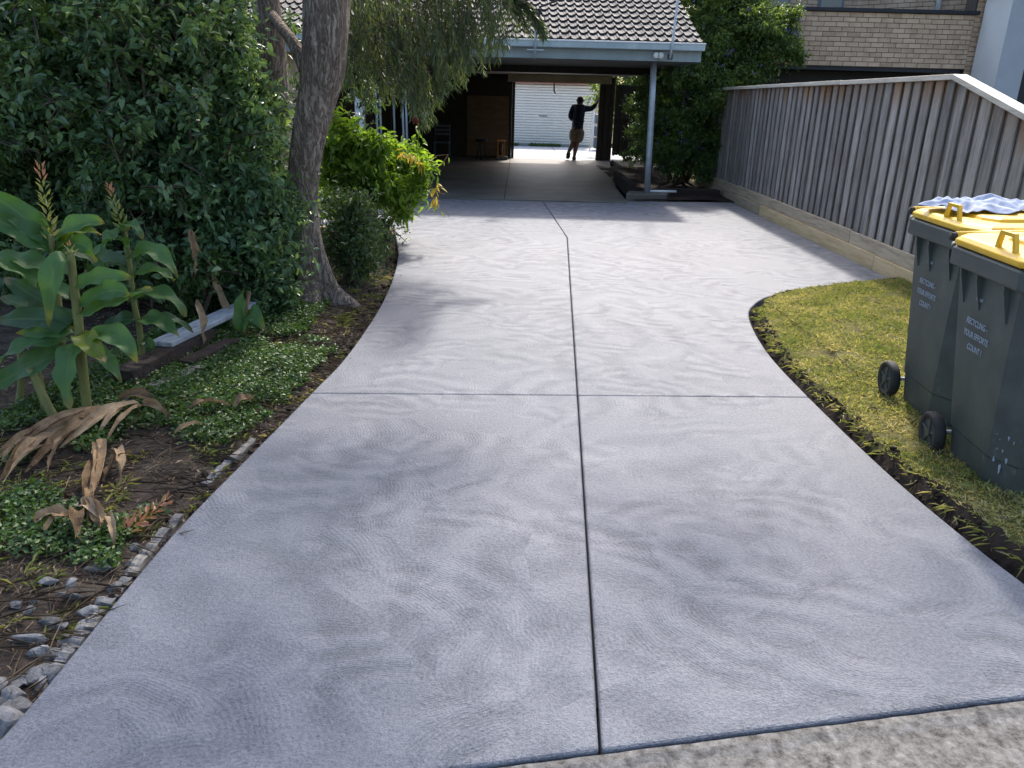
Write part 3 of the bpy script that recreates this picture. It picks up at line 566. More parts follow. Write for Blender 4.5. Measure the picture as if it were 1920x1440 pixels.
# ------------------------------------------------------------------ paling fence on the right
fence = thing('paling_fence', 'weathered grey paling fence with pale cap and plinth boards beside the driveway', 'fence', (3.75, 9.0, 0))
def ftop(y): return 1.80 if y > 7.1 else 1.80 - .27 * (7.1 - y)
def paling_mesh(h, wd, th):
    m = MB(); m.box((-th / 2, -wd / 2, -h), (th / 2, wd / 2, 0)); o = m.build('paling', M_PALING, fence, local=True); me = o.data; bpy.data.objects.remove(o); return me
pcache = {}
y = 3.6; k = 0
while y < 16.3:
    t = ftop(y)
    for (dx, wd, yy) in ((-.014, .105 + .034 * rnd.random(), y), (.014, .165, y + .1)):
        tt = ftop(yy) - (.02 if yy < 7.1 else 0); h = round(tt - .22, 2)
        key = (h, round(wd, 2))
        if key not in pcache: pcache[key] = paling_mesh(h, round(wd, 2), .014)
        o = bpy.data.objects.new('paling', pcache[key]); COL.objects.link(o); o.parent = fence
        o.location = (3.755 + dx + .003 * rnd.random() - 3.75, yy - 9.0, tt); o.rotation_euler = (R(.5) * (rnd.random() - .5), R(0.3) * (rnd.random() - .5), R(3) * (rnd.random() - .5))
    y += .192 + .012 * rnd.random()
for (y0, y1, z0, z1, mt) in ((7.13, 9.6, 0, 0, M_CAP), (9.604, 12.9, .004, .004, M_CAP), (12.904, 16.4, 0, -.01, M_CAP)):
    box('cap_rail', (3.70, y0, 1.80 + z0), (3.815, y1, 1.845 + z0), mt, fence, .004)
m = MB(); zr = lambda y: ftop(y)
m.add([(3.695, 3.5, zr(3.5)), (3.82, 3.5, zr(3.5)), (3.82, 7.125, zr(7.125)), (3.695, 7.125, zr(7.125)), (3.695, 3.5, zr(3.5) + .045), (3.82, 3.5, zr(3.5) + .045), (3.82, 7.125, zr(7.125) + .046), (3.695, 7.125, zr(7.125) + .046)],
      [(0, 3, 2, 1), (4, 5, 6, 7), (0, 1, 5, 4), (1, 2, 6, 5), (2, 3, 7, 6), (3, 0, 4, 7)])
m.build('cap_rail', M_CAP, fence, bevel=.004)
for (y0, y1, z0, z1, x0, mt) in ((4.0, 7.9, -.08, .135, 3.685, M_PINE), (7.905, 11.9, -.08, .14, 3.683, M_PINE), (11.905, 12.35, -.08, .14, 3.687, M_PINEG), (12.355, 16.3, -.08, .13, 3.684, M_PINEG),
                             (4.0, 8.6, .14, .275, 3.70, M_PINEG), (8.605, 12.2, .145, .285, 3.698, M_PINEG), (12.205, 13.3, .145, .28, 3.70, M_PINEG), (13.305, 16.3, .135, .27, 3.702, M_PINEG)):
    box('plinth_board', (x0, y0, z0), (3.735, y1, z1), mt, fence, .004)
for yy in (5.0, 7.4, 9.8, 12.2, 14.6):
    box('post', (3.785, yy, -.1), (3.86, yy + .075, ftop(yy) - .02), M_PALING, fence)
for z in (.45, 1.5):
    box('rail', (3.785, 7.2, z), (3.83, 16.2, z + .07), M_PALING, fence)

# ------------------------------------------------------------------ the house with its carport
house = thing('carport_house', 'house with open carport, grey tiled roof and blue-grey gutter', 'house', (0, 13.3, 0))
PITCH = R(20)
YE, ZE, XR, XL = 13.22, 2.40, 2.82, -9.5
ridge_y = 18.0
def roofpt(x, s, up=0.0): return Vector((x, YE + s * math.cos(PITCH) - up * math.sin(PITCH), ZE + s * math.sin(PITCH) + up * math.cos(PITCH)))
SL = (ridge_y - YE) / math.cos(PITCH)
m = MB(); 
zr_ = ZE + SL * math.sin(PITCH)
for sgn in (0, 1):
    y0 = YE if sgn == 0 else 2 * ridge_y - YE
    m.add([(XL, y0, ZE), (XR, y0, ZE), (XR, ridge_y, zr_), (XL, ridge_y, zr_), (XL, y0, ZE - .05), (XR, y0, ZE - .05), (XR, ridge_y, zr_ - .05), (XL, ridge_y, zr_ - .05)],
          [(0, 1, 2, 3), (7, 6, 5, 4), (0, 4, 5, 1), (1, 5, 6, 2), (2, 6, 7, 3), (3, 7, 4, 0)])
roof = m.build('roof', M_MORTAR, house)
def tile_mesh():
    m = MB(); n = 18; W = .30; Ln = .40; top = []; 
    def prof(u):  # two rolls per tile
        f = (u * 2) % 1.0; return .040 * math.exp(-((f - .28) / .16) ** 2) + .010 * (1 if f < .05 else 0)
    xs = [W * i / n for i in range(n + 1)]; zs = [prof(i / n) for i in range(n + 1)]
    vs = [(x, 0, z) for x, z in zip(xs, zs)] + [(x, Ln, z - .0) for x, z in zip(xs, zs)] + [(x, 0.0, z - .046) for x, z in zip(xs, zs)] + [(x, Ln, z - .046) for x, z in zip(xs, zs)]
    k = n + 1; fs = []
    for i in range(n): fs += [(i, i + 1, k + i + 1, k + i), (2 * k + i, 2 * k + i + 1, i + 1, i), (3 * k + i, 3 * k + i + 1, 2 * k + i + 1, 2 * k + i)]
    fs += [(2 * k, 0, k, 3 * k), (n, 2 * k + n, 3 * k + n, k + n)]
    m.add(vs, fs); o = m.build('roof_tile', M_TILE, house, local=True); me = o.data; bpy.data.objects.remove(o)
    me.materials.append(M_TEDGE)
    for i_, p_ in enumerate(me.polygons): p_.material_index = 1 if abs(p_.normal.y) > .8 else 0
    return me
TM = tile_mesh(); GAUGE = .325
ncol = int((XR + 4.45) / .3); rest = MB(); nrow = int(SL / GAUGE) + 1
tv = [Vector(v.co) for v in TM.vertices]; tf = [tuple(p.vertices) for p in TM.polygons]
for rr_ in range(nrow):
    for cc in range(int((XR - XL) / .3)):
        x = XR - .302 * (cc + 1) + .02; s = rr_ * GAUGE - .05
        rot = Euler((PITCH - R(6.2) + R(.5) * (rnd.random() - .5), 0, R(.6) * (rnd.random() - .5)))
        p = roofpt(x, s, .084)
        if rr_ < 10 and cc < 29:
            o = bpy.data.objects.new('roof_tile', TM); COL.objects.link(o); o.parent = roof; o.location = p - wloc(house); o.rotation_euler = rot
        else:
            q = rot.to_matrix(); rest.add([p + q @ v for v in tv], tf)
ro = rest.build('roof_tile_field', M_TILE, roof); ro['kind'] = 'stuff'
box('gutter', (XL, 13.06, 2.325), (XR + .05, 13.205, 2.425), M_GUTTER, house, .012)
box('gutter_lip', (XL, 13.050, 2.415), (XR + .055, 13.068, 2.437), M_WHITE, house, .004)
box('fascia', (XL, 13.21, 2.17), (XR + .03, 13.245, 2.36), M_FASCIA, house, .004)
box('barge_board', (XR - .01, 13.25, 2.17), (XR + .025, 22.6, 2.39), M_FASCIA, house)
m = MB(); m.add([(XR - .02, YE, 2.36), (XR - .02, 2 * ridge_y - YE, 2.36), (XR - .02, ridge_y, zr_ - .06), (XR - .06, YE, 2.36), (XR - .06, 2 * ridge_y - YE, 2.36), (XR - .06, ridge_y, zr_ - .06)], [(0, 1, 2), (5, 4, 3), (0, 3, 4, 1), (1, 4, 5, 2), (2, 5, 3, 0)])
m.build('gable_wall', M_FASCIA, house)
box('ceiling', (-3.5, 13.26, 2.19), (XR - .02, 22.5, 2.21), M_CEIL, house)
box('ceiling_beam', (-3.45, 16.4, 2.06), (XR - .05, 16.5, 2.185), M_DARKW, house)
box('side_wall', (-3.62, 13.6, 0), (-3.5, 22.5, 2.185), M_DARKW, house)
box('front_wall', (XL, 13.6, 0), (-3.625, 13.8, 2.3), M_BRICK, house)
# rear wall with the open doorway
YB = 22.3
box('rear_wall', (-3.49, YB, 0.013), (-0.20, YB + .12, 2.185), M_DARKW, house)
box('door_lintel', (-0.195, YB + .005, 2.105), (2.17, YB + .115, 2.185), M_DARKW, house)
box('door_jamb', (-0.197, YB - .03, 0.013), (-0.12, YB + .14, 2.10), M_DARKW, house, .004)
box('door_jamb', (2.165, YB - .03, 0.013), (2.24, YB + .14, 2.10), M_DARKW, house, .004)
for i in range(4):
    x = 2.245 + i * .085; box('wall_board', (x, YB - .015 * (i % 2), 0.013), (x + .08, YB + .1, 2.18), M_DARKW, house)
box('door_shutter_box', (-0.32, YB - .45, 2.0), (2.42, YB - .06, 2.18), M_CREAM, house, .01)
box('shutter_box_trim', (-0.33, YB - .47, 1.985), (2.43, YB - .452, 2.015), M_CREAM, house)
tubeo('hanging_cord', [(0.92, YB - .05, 2.1), (0.925, YB - .06, 1.9), (0.93, YB - .06, 1.78), (.97, YB - .06, 1.72)], .018, M_RUBBER, house, 6)
box('ply_panel', (-1.42, YB - .03, .05), (-0.28, YB - .005, 1.62), M_PLY, house)
box('ply_panel', (-1.40, YB - .02, 1.635), (-0.30, YB - .004, 2.1), M_DARKW, house)
box('white_post', (-2.72, 13.5, 0.0), (-2.58, 13.64, 2.185), M_WHITE, house, .006)
tubeo('round_post', [(2.235, 13.58, .1), (2.215, 13.58, .8), (2.195, 13.58, 1.5), (2.17, 13.58, 2.185)], .052, M_GALV, house, 14)
pl = MB(); pl.prism([(1.84, 13.30), (2.55, 13.42), (2.62, 13.62), (2.5, 13.82), (1.95, 13.80)], -.1, .10); pl.build('post_footing', M_CPORT, house, bevel=.015)
tubeo('waste_pipe', [(2.28, 13.60, .125), (2.75, 13.66, .12)], .022, M_PLASW, house, 8)
for (x, yy) in ((-2.42, 13.9), (-2.36, 13.92), (-1.98, 13.95), (-1.92, 13.95), (-2.2, 14.4)):
    tubeo('wall_pipe', [(x, yy, 0.02), (x - .02, yy, 2.18)], .020, M_GALV, house, 8)
box('meter_cover', (-1.75, 14.5, 1.12), (-1.63, 14.56, 1.32), M_PLASW, house, .02)
# service mast, insulators, flood light
mast = MB(); mast.tube([(.22, 13.03, 2.15), (.23, 13.03, 2.74)], .022, 8); mo = mast.build('mast', M_GALV, house, smooth=True)
box('mast_bracket', (.10, 13.02, 2.27), (.36, 13.055, 2.29), M_GALV, house)
box('mast_head', (.18, 12.99, 2.70), (.29, 13.07, 2.86), M_CHAR, house, .01)
tubeo('cable_loop', [(.27, 13.03, 2.86), (.36, 13.02, 2.72), (.33, 13.0, 2.6), (.24, 13.0, 2.56), (.2, 13.01, 2.64)], .009, M_RUBBER, house, 6)
tubeo('service_cable', [(.27, 13.03, 2.88), (1.2, 14.5, 3.35), (3.5, 18.5, 4.4), (8, 26, 6.5)], .014, M_RUBBER, house, 6)
tubeo('aerial_mast', [(2.33, 13.03, 2.2), (2.345, 13.03, 2.4), (2.42, 13.05, 4.2)], .019, M_GALV, house, 8)
box('mast_foot', (2.29, 13.03, 2.19), (2.37, 13.06, 2.27), M_RUBBER, house, .006)
fl = MB(); fl.tube([(2.13, 13.19, 2.255), (2.13, 13.12, 2.25)], [.05, .048], 12); fl.tube([(2.2, 13.19, 2.255), (2.2, 13.12, 2.25)], [.05, .048], 12); fl.build('flood_light', M_PLASW, house, smooth=True)
# side gate
gate = thing('side_gate', 'dark corrugated side gate hanging clear of the ground beyond the carport', 'gate', (2.62, 22.36, 0))
for i in range(9):
    x = 2.62 + i * .088; box('slat', (x, 22.34 + .02 * (i % 2), .14 + .012 * (i % 2)), (x + .07, 22.365 + .02 * (i % 2), 1.95), M_DARKW, gate)
box('panel', (2.61, 22.385, .17), (3.43, 22.40, 1.95), M_DARKW, gate)
box('gate_frame', (2.6, 22.30, 1.93), (3.42, 22.335, 1.985), M_CHAR, gate); box('gate_frame', (2.6, 22.31, 1.1), (3.42, 22.335, 1.16), M_DARKW, gate)
rf = thing('added_rear_fence', 'dark timber fence added to darken the bright gap beyond the side gate', 'fence', (5, 22.5, 0))  # added fence, put in to block the bright background here
for i in range(24):
    x = 3.44 + i * .15; box('paling', (x, 22.42 + .012 * (i % 2), -.05), (x + .147, 22.437 + .012 * (i % 2), 2.1), M_DARKW, rf)
# things stored in the carport
ch = thing('white_chair', 'pale metal chair against the dark rear of the carport', 'chair', (-1.98, 20.9, .012))
c = Vector((-1.98, 20.9, .012))
box('seat', c + Vector((-.2, -.2, .43)), c + Vector((.2, .2, .46)), M_WFRAME, ch, .008)  # white chair dimmed to grey, the carport's shade put into its colour
for sx in (-.19, .19):
    for sy in (-.18, .18):
        tubeo('leg', [c + Vector((sx, sy, 0)), c + Vector((sx, sy, .43 if sy < 0 else .88))], .012, M_WFRAME, ch, 6)
for z in (.62, .72, .82): box('back_slat', c + Vector((-.2, .17, z)), c + Vector((.2, .19, z + .05)), M_WFRAME, ch)
stl = thing('bar_stool', 'dark round stool in front of the brown ply panel', 'stool', (-0.98, 21.5, .012)); c = Vector((-.98, 21.5, .012))
tubeo('seat', [c + Vector((0, 0, .46)), c + Vector((0, 0, .52))], .17, M_CHAR, stl, 16)
for i in range(3):
    a = i * 2.1 + .4; tubeo('leg', [c + Vector((math.cos(a) * .17, math.sin(a) * .17, 0)), c + Vector((math.cos(a) * .06, math.sin(a) * .06, .46))], .015, M_CHAR, stl, 6)
blk = MB(); blk.box((-.58, 21.5, .013), (-.28, 21.75, .1)); tag(blk.build('stone_block', M_STONE, bevel=.02), 'low pale stone block standing by the door jamb', 'block')
lan = thing('wooden_lantern', 'small orange brown wooden lantern standing on the stone block', 'lantern', (-.46, 21.62, .1)); c = Vector((-.46, 21.62, .1))
box('base', c + Vector((-.1, -.09, 0)), c + Vector((.1, .09, .03)), M_ORANGE, lan); box('top', c + Vector((-.11, -.1, .37)), c + Vector((.11, .1, .41)), M_ORANGE, lan, .01)
for sx in (-1, 1):
    for sy in (-1, 1): box('corner_post', c + Vector((sx * .085 - .015, sy * .075 - .015, .03)), c + Vector((sx * .085 + .015, sy * .075 + .015, .37)), M_ORANGE, lan)
tubeo('core', [c + Vector((0, 0, .03)), c + Vector((0, 0, .33))], .05, M_PLY, lan, 10)
box('handle', c + Vector((-.06, -.01, .41)), c + Vector((.06, .01, .45)), M_ORANGE, lan, .008)
# right-hand dark sleepers by the post
for i, (a, b, z) in enumerate((((1.98, 14.1), (2.12, 16.4), .2), ((2.55, 14.0), (3.6, 14.2), .13))):
    m = MB(); m.box((min(a[0], b[0]), a[1], -.05), (max(a[0], b[0]), b[1], z)); tag(m.build('garden_sleeper', M_ROT, bevel=.01), ('dark timber sleeper running back beside the carport post', 'dark timber sleeper across the bed in front of the flowering tree')[i], 'sleeper')
# ------------------------------------------------------------------ shed behind the house
shed = thing('backyard_shed', 'pale shed with a closed roller door and red-brown fascia', 'shed', (1.0, 29, 0))
box('wall', (-4, 29.05, -.1), (2.60, 33, 2.4), M_SHED, shed); 
m = MB(); n = 22; z0, z1 = .05, 2.06; vs = []; fs = []
prof = [(0, .012), (.05, .012), (.10, -.03), (.30, -.045), (.75, -.045), (.93, -.03), (.98, .012)]
pts = [((i + t) / n * (z1 - z0) + z0, 29.03 + d) for i in range(n) for t, d in prof]
for z, yy in pts: vs += [(-2.2, yy, z), (2.62, yy, z)]
for i in range(len(pts) - 1): fs.append((2 * i, 2 * i + 1, 2 * i + 3, 2 * i + 2))
m.add(vs, fs); rd = m.build('roller_door', M_SHED, shed)
box('door_handle', (.72, 28.985, 1.0), (1.0, 29.0, 1.035), M_CHAR, rd)
box('bottom_rail', (-2.2, 28.985, .0), (2.62, 29.03, .05), M_GALV, rd)
box('fascia', (-4.2, 28.75, 2.1), (2.75, 28.8, 2.32), M_REDF, shed); box('roof', (-4.3, 28.7, 2.33), (2.8, 33, 2.4), M_REDF, shed)
box('guide_rail', (2.63, 28.95, 0), (2.70, 29.04, 2.1), M_WHITE, shed)
def grass_tuft(cx, cy, wx, wy, n, h, rs, name, label):
    fo = Foliage(); pos = np.stack([cx + wx * (rs.rand(n) - .5), cy + wy * (rs.rand(n) - .5), np.zeros(n)], 1)
    d = rs.normal(size=(n, 3)) * .5 + np.array([0, 0, 1]); fo.put(*leaf_arrays(pos, d, h * (.5 + rs.rand(n)), np.full(n, .02), shape='blade', rs=rs))
    tag(fo.build(name, M_GCOVER), label, 'grass', kind='stuff')
grass_tuft(.95, 28.65, 1.1, .5, 900, .12, NP, 'grass_strip', 'short green grass strip in front of the roller door')
grass_tuft(-.35, 28.65, .7, .5, 500, .12, NP, 'grass_strip', 'short green grass patch at the foot of the shed by the jamb')
bx_ = thing('storage_crates', 'grey crates stacked on a white stand beside the shed', 'crates', (2.72, 27.4, 0))
for z, h in ((.05, .35), (.45, .32), (.85, .3)): box('crate', (2.56, 27.2, z), (2.95, 27.6, z + h), M_WFRAME, bx_, .02)
for x in (2.50, 2.97): tubeo('stand_leg', [(x - .08, 27.15, 0), (x, 27.18, 1.2)], .02, M_WHITE, bx_, 6)
# ------------------------------------------------------------------ the neighbour's brick house
nb = thing('brick_house', 'neighbouring tan brick house with balcony parapet and rendered column above the fence', 'house', (7, 17, 0))
bm_ = MB(); bm_.box((-.115, 0, -.0375), (.115, .05, .0375)); o = bm_.build('brick', M_BRICK, nb, local=True); BM = o.data; bpy.data.objects.remove(o)
def brickwork(parent, p0, p1, z0, rows, parts, depth=.2):
    p0 = Vector((*p0, 0)); p1 = Vector((*p1, 0)); d = (p1 - p0); Ln = d.length; d.normalize(); ang = math.atan2(d.y, d.x); nrm = Vector((d.y, -d.x, 0))
    joined = MB(); bv = [Vector(v.co) for v in BM.vertices]; bf = [tuple(p.vertices) for p in BM.polygons]; rm = Matrix.Rotation(ang, 3, 'Z')
    for r_ in range(rows):
        s = -.12 if r_ % 2 else 0.0
        while s < Ln - .02:
            a = max(s, 0); b = min(s + .23, Ln)
            if b - a > .05:
                c = p0 + d * ((a + b) / 2) + nrm * (.008 + .003 * rnd.random()); c.z = z0 + (r_ + .5) * .0867
                sc = (b - a) / .23
                if parts:
                    o = bpy.data.objects.new('brick', BM); COL.objects.link(o); o.parent = parent; o.location = c - wloc(parent); o.rotation_euler = (0, 0, ang); o.scale = (sc, 1, 1)
                else: joined.add([c + rm @ Vector((v.x * sc, v.y, v.z)) for v in bv], bf)
            s += .241
    if not parts:
        j = joined.build('brickwork', M_BRICK, parent); j['kind'] = 'stuff'
pw = box('parapet_wall', (4.35, 16.3, 2.31), (8.66, 16.5, 3.27), M_MORTAR, nb)
brickwork(pw, (4.36, 16.3), (8.655, 16.3), 2.315, 11, True)
box('parapet_capping', (4.3, 16.24, 3.272), (8.72, 16.54, 3.34), M_CHAR, nb, .006)
m = MB(); m.box((4.2, 18.4, 2.2), (7.2, 18.6, 6.0)); uw = m.build('upper_wall', M_MORTAR, nb); brickwork(uw, (4.2, 18.4), (7.2, 18.4), 3.1, 24, False)
m = MB(); a = Vector((7.2, 18.4)); b = Vector((9.1, 16.75)); dd = (b - a).normalized(); nn = Vector((-dd.y, dd.x)) * .2
m.prism([tuple(a), tuple(b), tuple(b + nn), tuple(a + nn)], 2.2, 6.0); uw2 = m.build('return_wall', M_MORTAR, nb); brickwork(uw2, tuple(a), tuple(b), 3.1, 24, False)
box('end_wall', (8.67, 16.32, 2.0), (9.2, 16.75, 6.0), M_MORTAR, nb); brickwork(nb, (8.67, 16.32), (9.15, 16.32), 2.2, 30, False)
tubeo('downpipe', [(8.36, 17.2, 3.2), (8.36, 17.2, 6)], .06, M_WHITE, nb, 8)
for (x0, x1) in ((5.25, 5.75), (6.35, 6.9)):
    wdo = box('window', (x0, 18.36, 3.4), (x1, 18.39, 5.2), M_WFRAME, nb); box('pane', (x0 + .05, 18.345, 3.45), (x1 - .05, 18.358, 5.15), M_GLASS, wdo)
box('undercroft_wall', (4.0, 17.6, -.1), (9.0, 17.8, 2.35), M_CHAR, nb); box('undercroft_soffit', (4.3, 16.32, 2.24), (8.6, 17.6, 2.305), M_CHAR, nb); box('fascia_beam', (4.0, 16.9, 1.2), (8.3, 17.0, 2.235), M_CHAR, nb)  # dark void below the parapet: its shade put into near-black surfaces
cm = MB(); cm.box((8.80, 15.405, -.1), (8.95, 16.28, 3.62)); cm.build('column', M_RENDER, nb)
cm = MB(); cm.box((8.803, 15.4, -.1), (9.28, 15.404, 3.62)); cm.box((8.951, 15.405, -.1), (9.28, 16.28, 3.62)); cm.build('column_front', M_RENDERG, nb)
box('column_lintel', (8.7, 15.3, 3.625), (11, 16.3, 4.2), M_BRICK, nb); box('porch_back', (9.3, 16.29, -.1), (12, 16.4, 3.6), M_CHAR, nb)

# ------------------------------------------------------------------ wheelie bins
def rrect(hx, hy, cf, cb, z, yo=0.0):
    """octagonal section; front (-y) corners chamfered by cf, back by cb"""
    return [(-hx, hy - cb + yo, z), (-hx, -hy + cf + yo, z), (-hx + cf * .55, -hy + yo, z), (hx - cf * .55, -hy + yo, z), (hx, -hy + cf + yo, z), (hx, hy - cb + yo, z), (hx - cb, hy + yo, z), (-hx + cb, hy + yo, z)]
def text_part(body, size, mat, parent, loc, rot, name='lettering', sx=1.0):
    cu = bpy.data.curves.new('t', 'FONT'); cu.body = body; cu.size = size; cu.align_x = 'CENTER'; cu.extrude = .0004; cu.offset = size * .012
    t = bpy.data.objects.new('t', cu); COL.objects.link(t); bpy.context.view_layer.update()
    me = bpy.data.meshes.new_from_object(t.evaluated_get(bpy.context.evaluated_depsgraph_get())); bpy.data.objects.remove(t)
    me.materials.clear(); me.materials.append(mat); o = bpy.data.objects.new(name, me); COL.objects.link(o); o.parent = parent; o.location = loc; o.rotation_euler = rot; o.scale = (sx, 1, 1); return o
def make_bin(label, loc, rot):
    b = thing('recycling_bin', label, 'bin', loc, rot, 'recycling bins on the lawn')
    m = MB(); secs = [(0.0, .195, .215, .12, .03, 0), (.03, .2, .225, .12, .03, 0), (.16, .208, .243, .12, .03, -.005), (.165, .213, .248, .12, .03, -.006), (.60, .24, .285, .11, .03, -.015), (.93, .258, .32, .10, .03, -.02)]
    m.loft([rrect(hx, hy, cf, cb, z, yo) for z, hx, hy, cf, cb, yo in secs]); m.build('body', M_BINB, b, local=True, bevel=.012, segs=3)
    m = MB(); m.loft([rrect(.285, .345, .11, .03, .915, -.02), rrect(.292, .352, .11, .03, .925, -.02), rrect(.290, .35, .11, .03, .99, -.02), rrect(.28, .34, .11, .03, 1.0, -.02)]); m.build('rim', M_BIN, b, local=True, bevel=.005)
    def side_x(z): return float(np.interp(z, [s[0] for s in secs], [s[1] for s in secs]))
    for sx in (-1, 1):
        for y0 in (.20, .06, -.16):
            m = MB(); xt = .284; 
            pts = [(sx * side_x(.93), .93), (sx * xt, .93), (sx * (xt - .004), .885), (sx * (side_x(.76) + .004), .76), (sx * side_x(.76) * .99, .76)]
            n = len(pts); vs = [(p[0], y0, p[1]) for p in pts] + [(p[0], y0 + .010, p[1]) for p in pts]
            m.add(vs, [tuple(range(n)), tuple(range(2 * n - 1, n - 1, -1))] + [(i, n + i, n + (i + 1) % n, (i + 1) % n) for i in range(n)]); m.build('rim_gusset', M_BIN, b, local=True)
    # lid
    m = MB(); ys = -.02
    m.loft([rrect(.285, .345, .12, .05, 1.004, ys), rrect(.292, .352, .12, .05, 1.012, ys), rrect(.292, .352, .12, .05, 1.03, ys), rrect(.276, .336, .12, .05, 1.045, ys), rrect(.262, .32, .11, .05, 1.05, ys), rrect(.2, .25, .10, .05, 1.054, ys)])
    lid = m.build('lid', M_LID, b, local=True, bevel=.006, segs=3)
    m = MB(); m.loft([rrect(.17, .20, .08, .06, 1.05, -.05), rrect(.16, .19, .08, .06, 1.068, -.05), rrect(.14, .17, .08, .06, 1.073, -.05)]); m.build('raised_panel', M_LID, lid, local=True, bevel=.005)
    for sx in (-1, 1):
        x0 = sx * .262; m = MB(); arc = []
        for i in range(13):
            t = i / 12; yy = -.17 + .16 * t; zz = 1.040 + .078 * min(1, math.sin(math.pi * t) * 2.2); arc.append((yy, zz))
        vs = []; 
        for (yy, zz) in arc: vs += [(x0 - .008, yy, zz), (x0 + .008, yy, zz)]
        cy = -.09
        for (yy, zz) in arc: vs += [(x0 - .008, cy + (yy - cy) * .76, max(1.03, zz - .014)), (x0 + .008, cy + (yy - cy) * .76, max(1.03, zz - .014))]
        fs = []; K = 26
        for i in range(12):
            a = 2 * i; fs += [(a, a + 1, a + 3, a + 2), (K + a + 1, K + a, K + a + 2, K + a + 3), (a + 2, K + a + 2, K + a, a), (a + 1, K + a + 1, K + a + 3, a + 3)]
        m.add(vs, fs); m.build('lid_handle', M_LID, lid, local=True)
    m = MB(); m.tube([(-.26, .345, 1.03), (.26, .345, 1.03)], .022, 12); m.build('hinge_bar', M_LID, b, local=True, smooth=True)
    for sx in (-1, 1):
        m = MB(); m.tube([(sx * .255, .345, 1.03), (sx * .282, .345, 1.03)], .019, 12); m.build('hinge_cap', M_RUBBER, b, local=True, smooth=True)
    m = MB(); m.tube([(-.25, .36, .97), (-.25, .385, .985), (.25, .385, .985), (.25, .36, .97)], .014, 8); m.build('pull_handle', M_BIN, b, local=True, smooth=True)
    # wheels
    m = MB(); m.tube([(-.27, .27, .1), (.27, .27, .1)], .011, 8); m.build('axle', M_GALV, b, local=True, smooth=True)
    for sx in (-1, 1):
        m = MB(); xc = sx * .262; prof = [(.070, -.022), (.092, -.026), (.100, -.016), (.102, 0), (.100, .016), (.092, .026), (.070, .022)]
        vs = []; fs = []; K = len(prof); n = 28
        for j in range(n):
            a = 2 * math.pi * j / n; vs += [(xc + d, .27 + r * math.cos(a), .1 + r * math.sin(a)) for r, d in prof]
        for j in range(n):
            for i in range(K): fs.append((j * K + i, j * K + (i + 1) % K, ((j + 1) % n) * K + (i + 1) % K, ((j + 1) % n) * K + i))
        m.add(vs, fs); wh = m.build('wheel', M_RUBBER, b, local=True, smooth=True)
        m = MB(); m.tube([(xc - .012, .27, .1), (xc + .012, .27, .1)], .069, 24); 
        m.tube([(xc - .026, .27, .1), (xc + .026, .27, .1)], .022, 14)
        for j in range(5):
            a = j * 2 * math.pi / 5; m.box((xc - .02, .27 - .007, .1 + .018), (xc + .02, .27 + .007, .1 + .068), Matrix.Rotation(a, 3, 'X'), (xc, .27, .1))
        m.build('hub', M_BIN, wh, local=True)
    # printed lettering on the left side
    tilt = math.atan2(.24 - .213, .60 - .165)
    def on_side(z): return -(side_x(z) + .0038)
    for i, (t, z, s, k) in enumerate((('RECYCLING -', .685, .037, .82), ('YOUR EFFORTS', .628, .037, .82), ('COUNT !', .571, .037, .82), ('L402 L07', .80, .02, .8))):
        o = text_part(t, s, M_PRINT, b, (on_side(z) - .001, .06, z), (R(90), 0, R(-90)), sx=k)
        o.rotation_euler = (Matrix.Rotation(-math.atan2(.027, .435), 4, 'Y').inverted() @ Euler((R(90), 0, R(-90))).to_matrix().to_4x4()).to_euler()
    return b
bin1 = make_bin('near dark green wheelie bin with bare yellow lid, paint scuffs near its foot', (2.285, 3.14, .008), (0, R(-3.6), R(-4)))
dr = random.Random(4)
for i in range(11):                                                               # pale paint runs near the foot of the near bin, on its chamfered corner
    z = .13 + .20 * dr.random(); u = .15 + .75 * dr.random(); hx = np.interp(z, [.03, .16, .6], [.2, .211, .24]); hy = np.interp(z, [.03, .16, .6], [.225, .246, .285]); yo = -.006
    p0 = Vector((-hx, -hy + .12 + yo, z)); p1 = Vector((-hx + .066, -hy + yo, z)); c = p0.lerp(p1, u); t_ = (p1 - p0).normalized(); nrm_ = Vector((-t_.y * -1, -t_.x, 0)); nrm_ = Vector((t_.y, -t_.x, 0)); c += nrm_ * .0022; hgt = .012 + .035 * dr.random() ** 2; w_ = .002 + .004 * dr.random()
    m = MB(); pts_ = [(-w_, 0), (-w_ * .6, -hgt * .6), (0, -hgt), (w_ * .7, -hgt * .7), (w_, -.1 * hgt), (w_ * .3, .15 * hgt)]
    m.add([c + t_ * a_ + Vector((0, 0, b_)) for a_, b_ in pts_] + [c - nrm_ * .003 + t_ * a_ + Vector((0, 0, b_)) for a_, b_ in pts_], [tuple(range(6)), tuple(range(11, 5, -1))] + [(k_, (k_ + 1) % 6, 6 + (k_ + 1) % 6, 6 + k_) for k_ in range(6)]); m.build('paint_run', M_PRINT, bin1, local=True)
bin1['label'] = 'dark green recycling bin with a bare yellow lid and scuffed foot, nearer the footpath'
bin2 = make_bin('dark green recycling bin with a cloth lying on its yellow lid', (2.39, 3.85, .02), (0, R(-1.2), R(-3)))
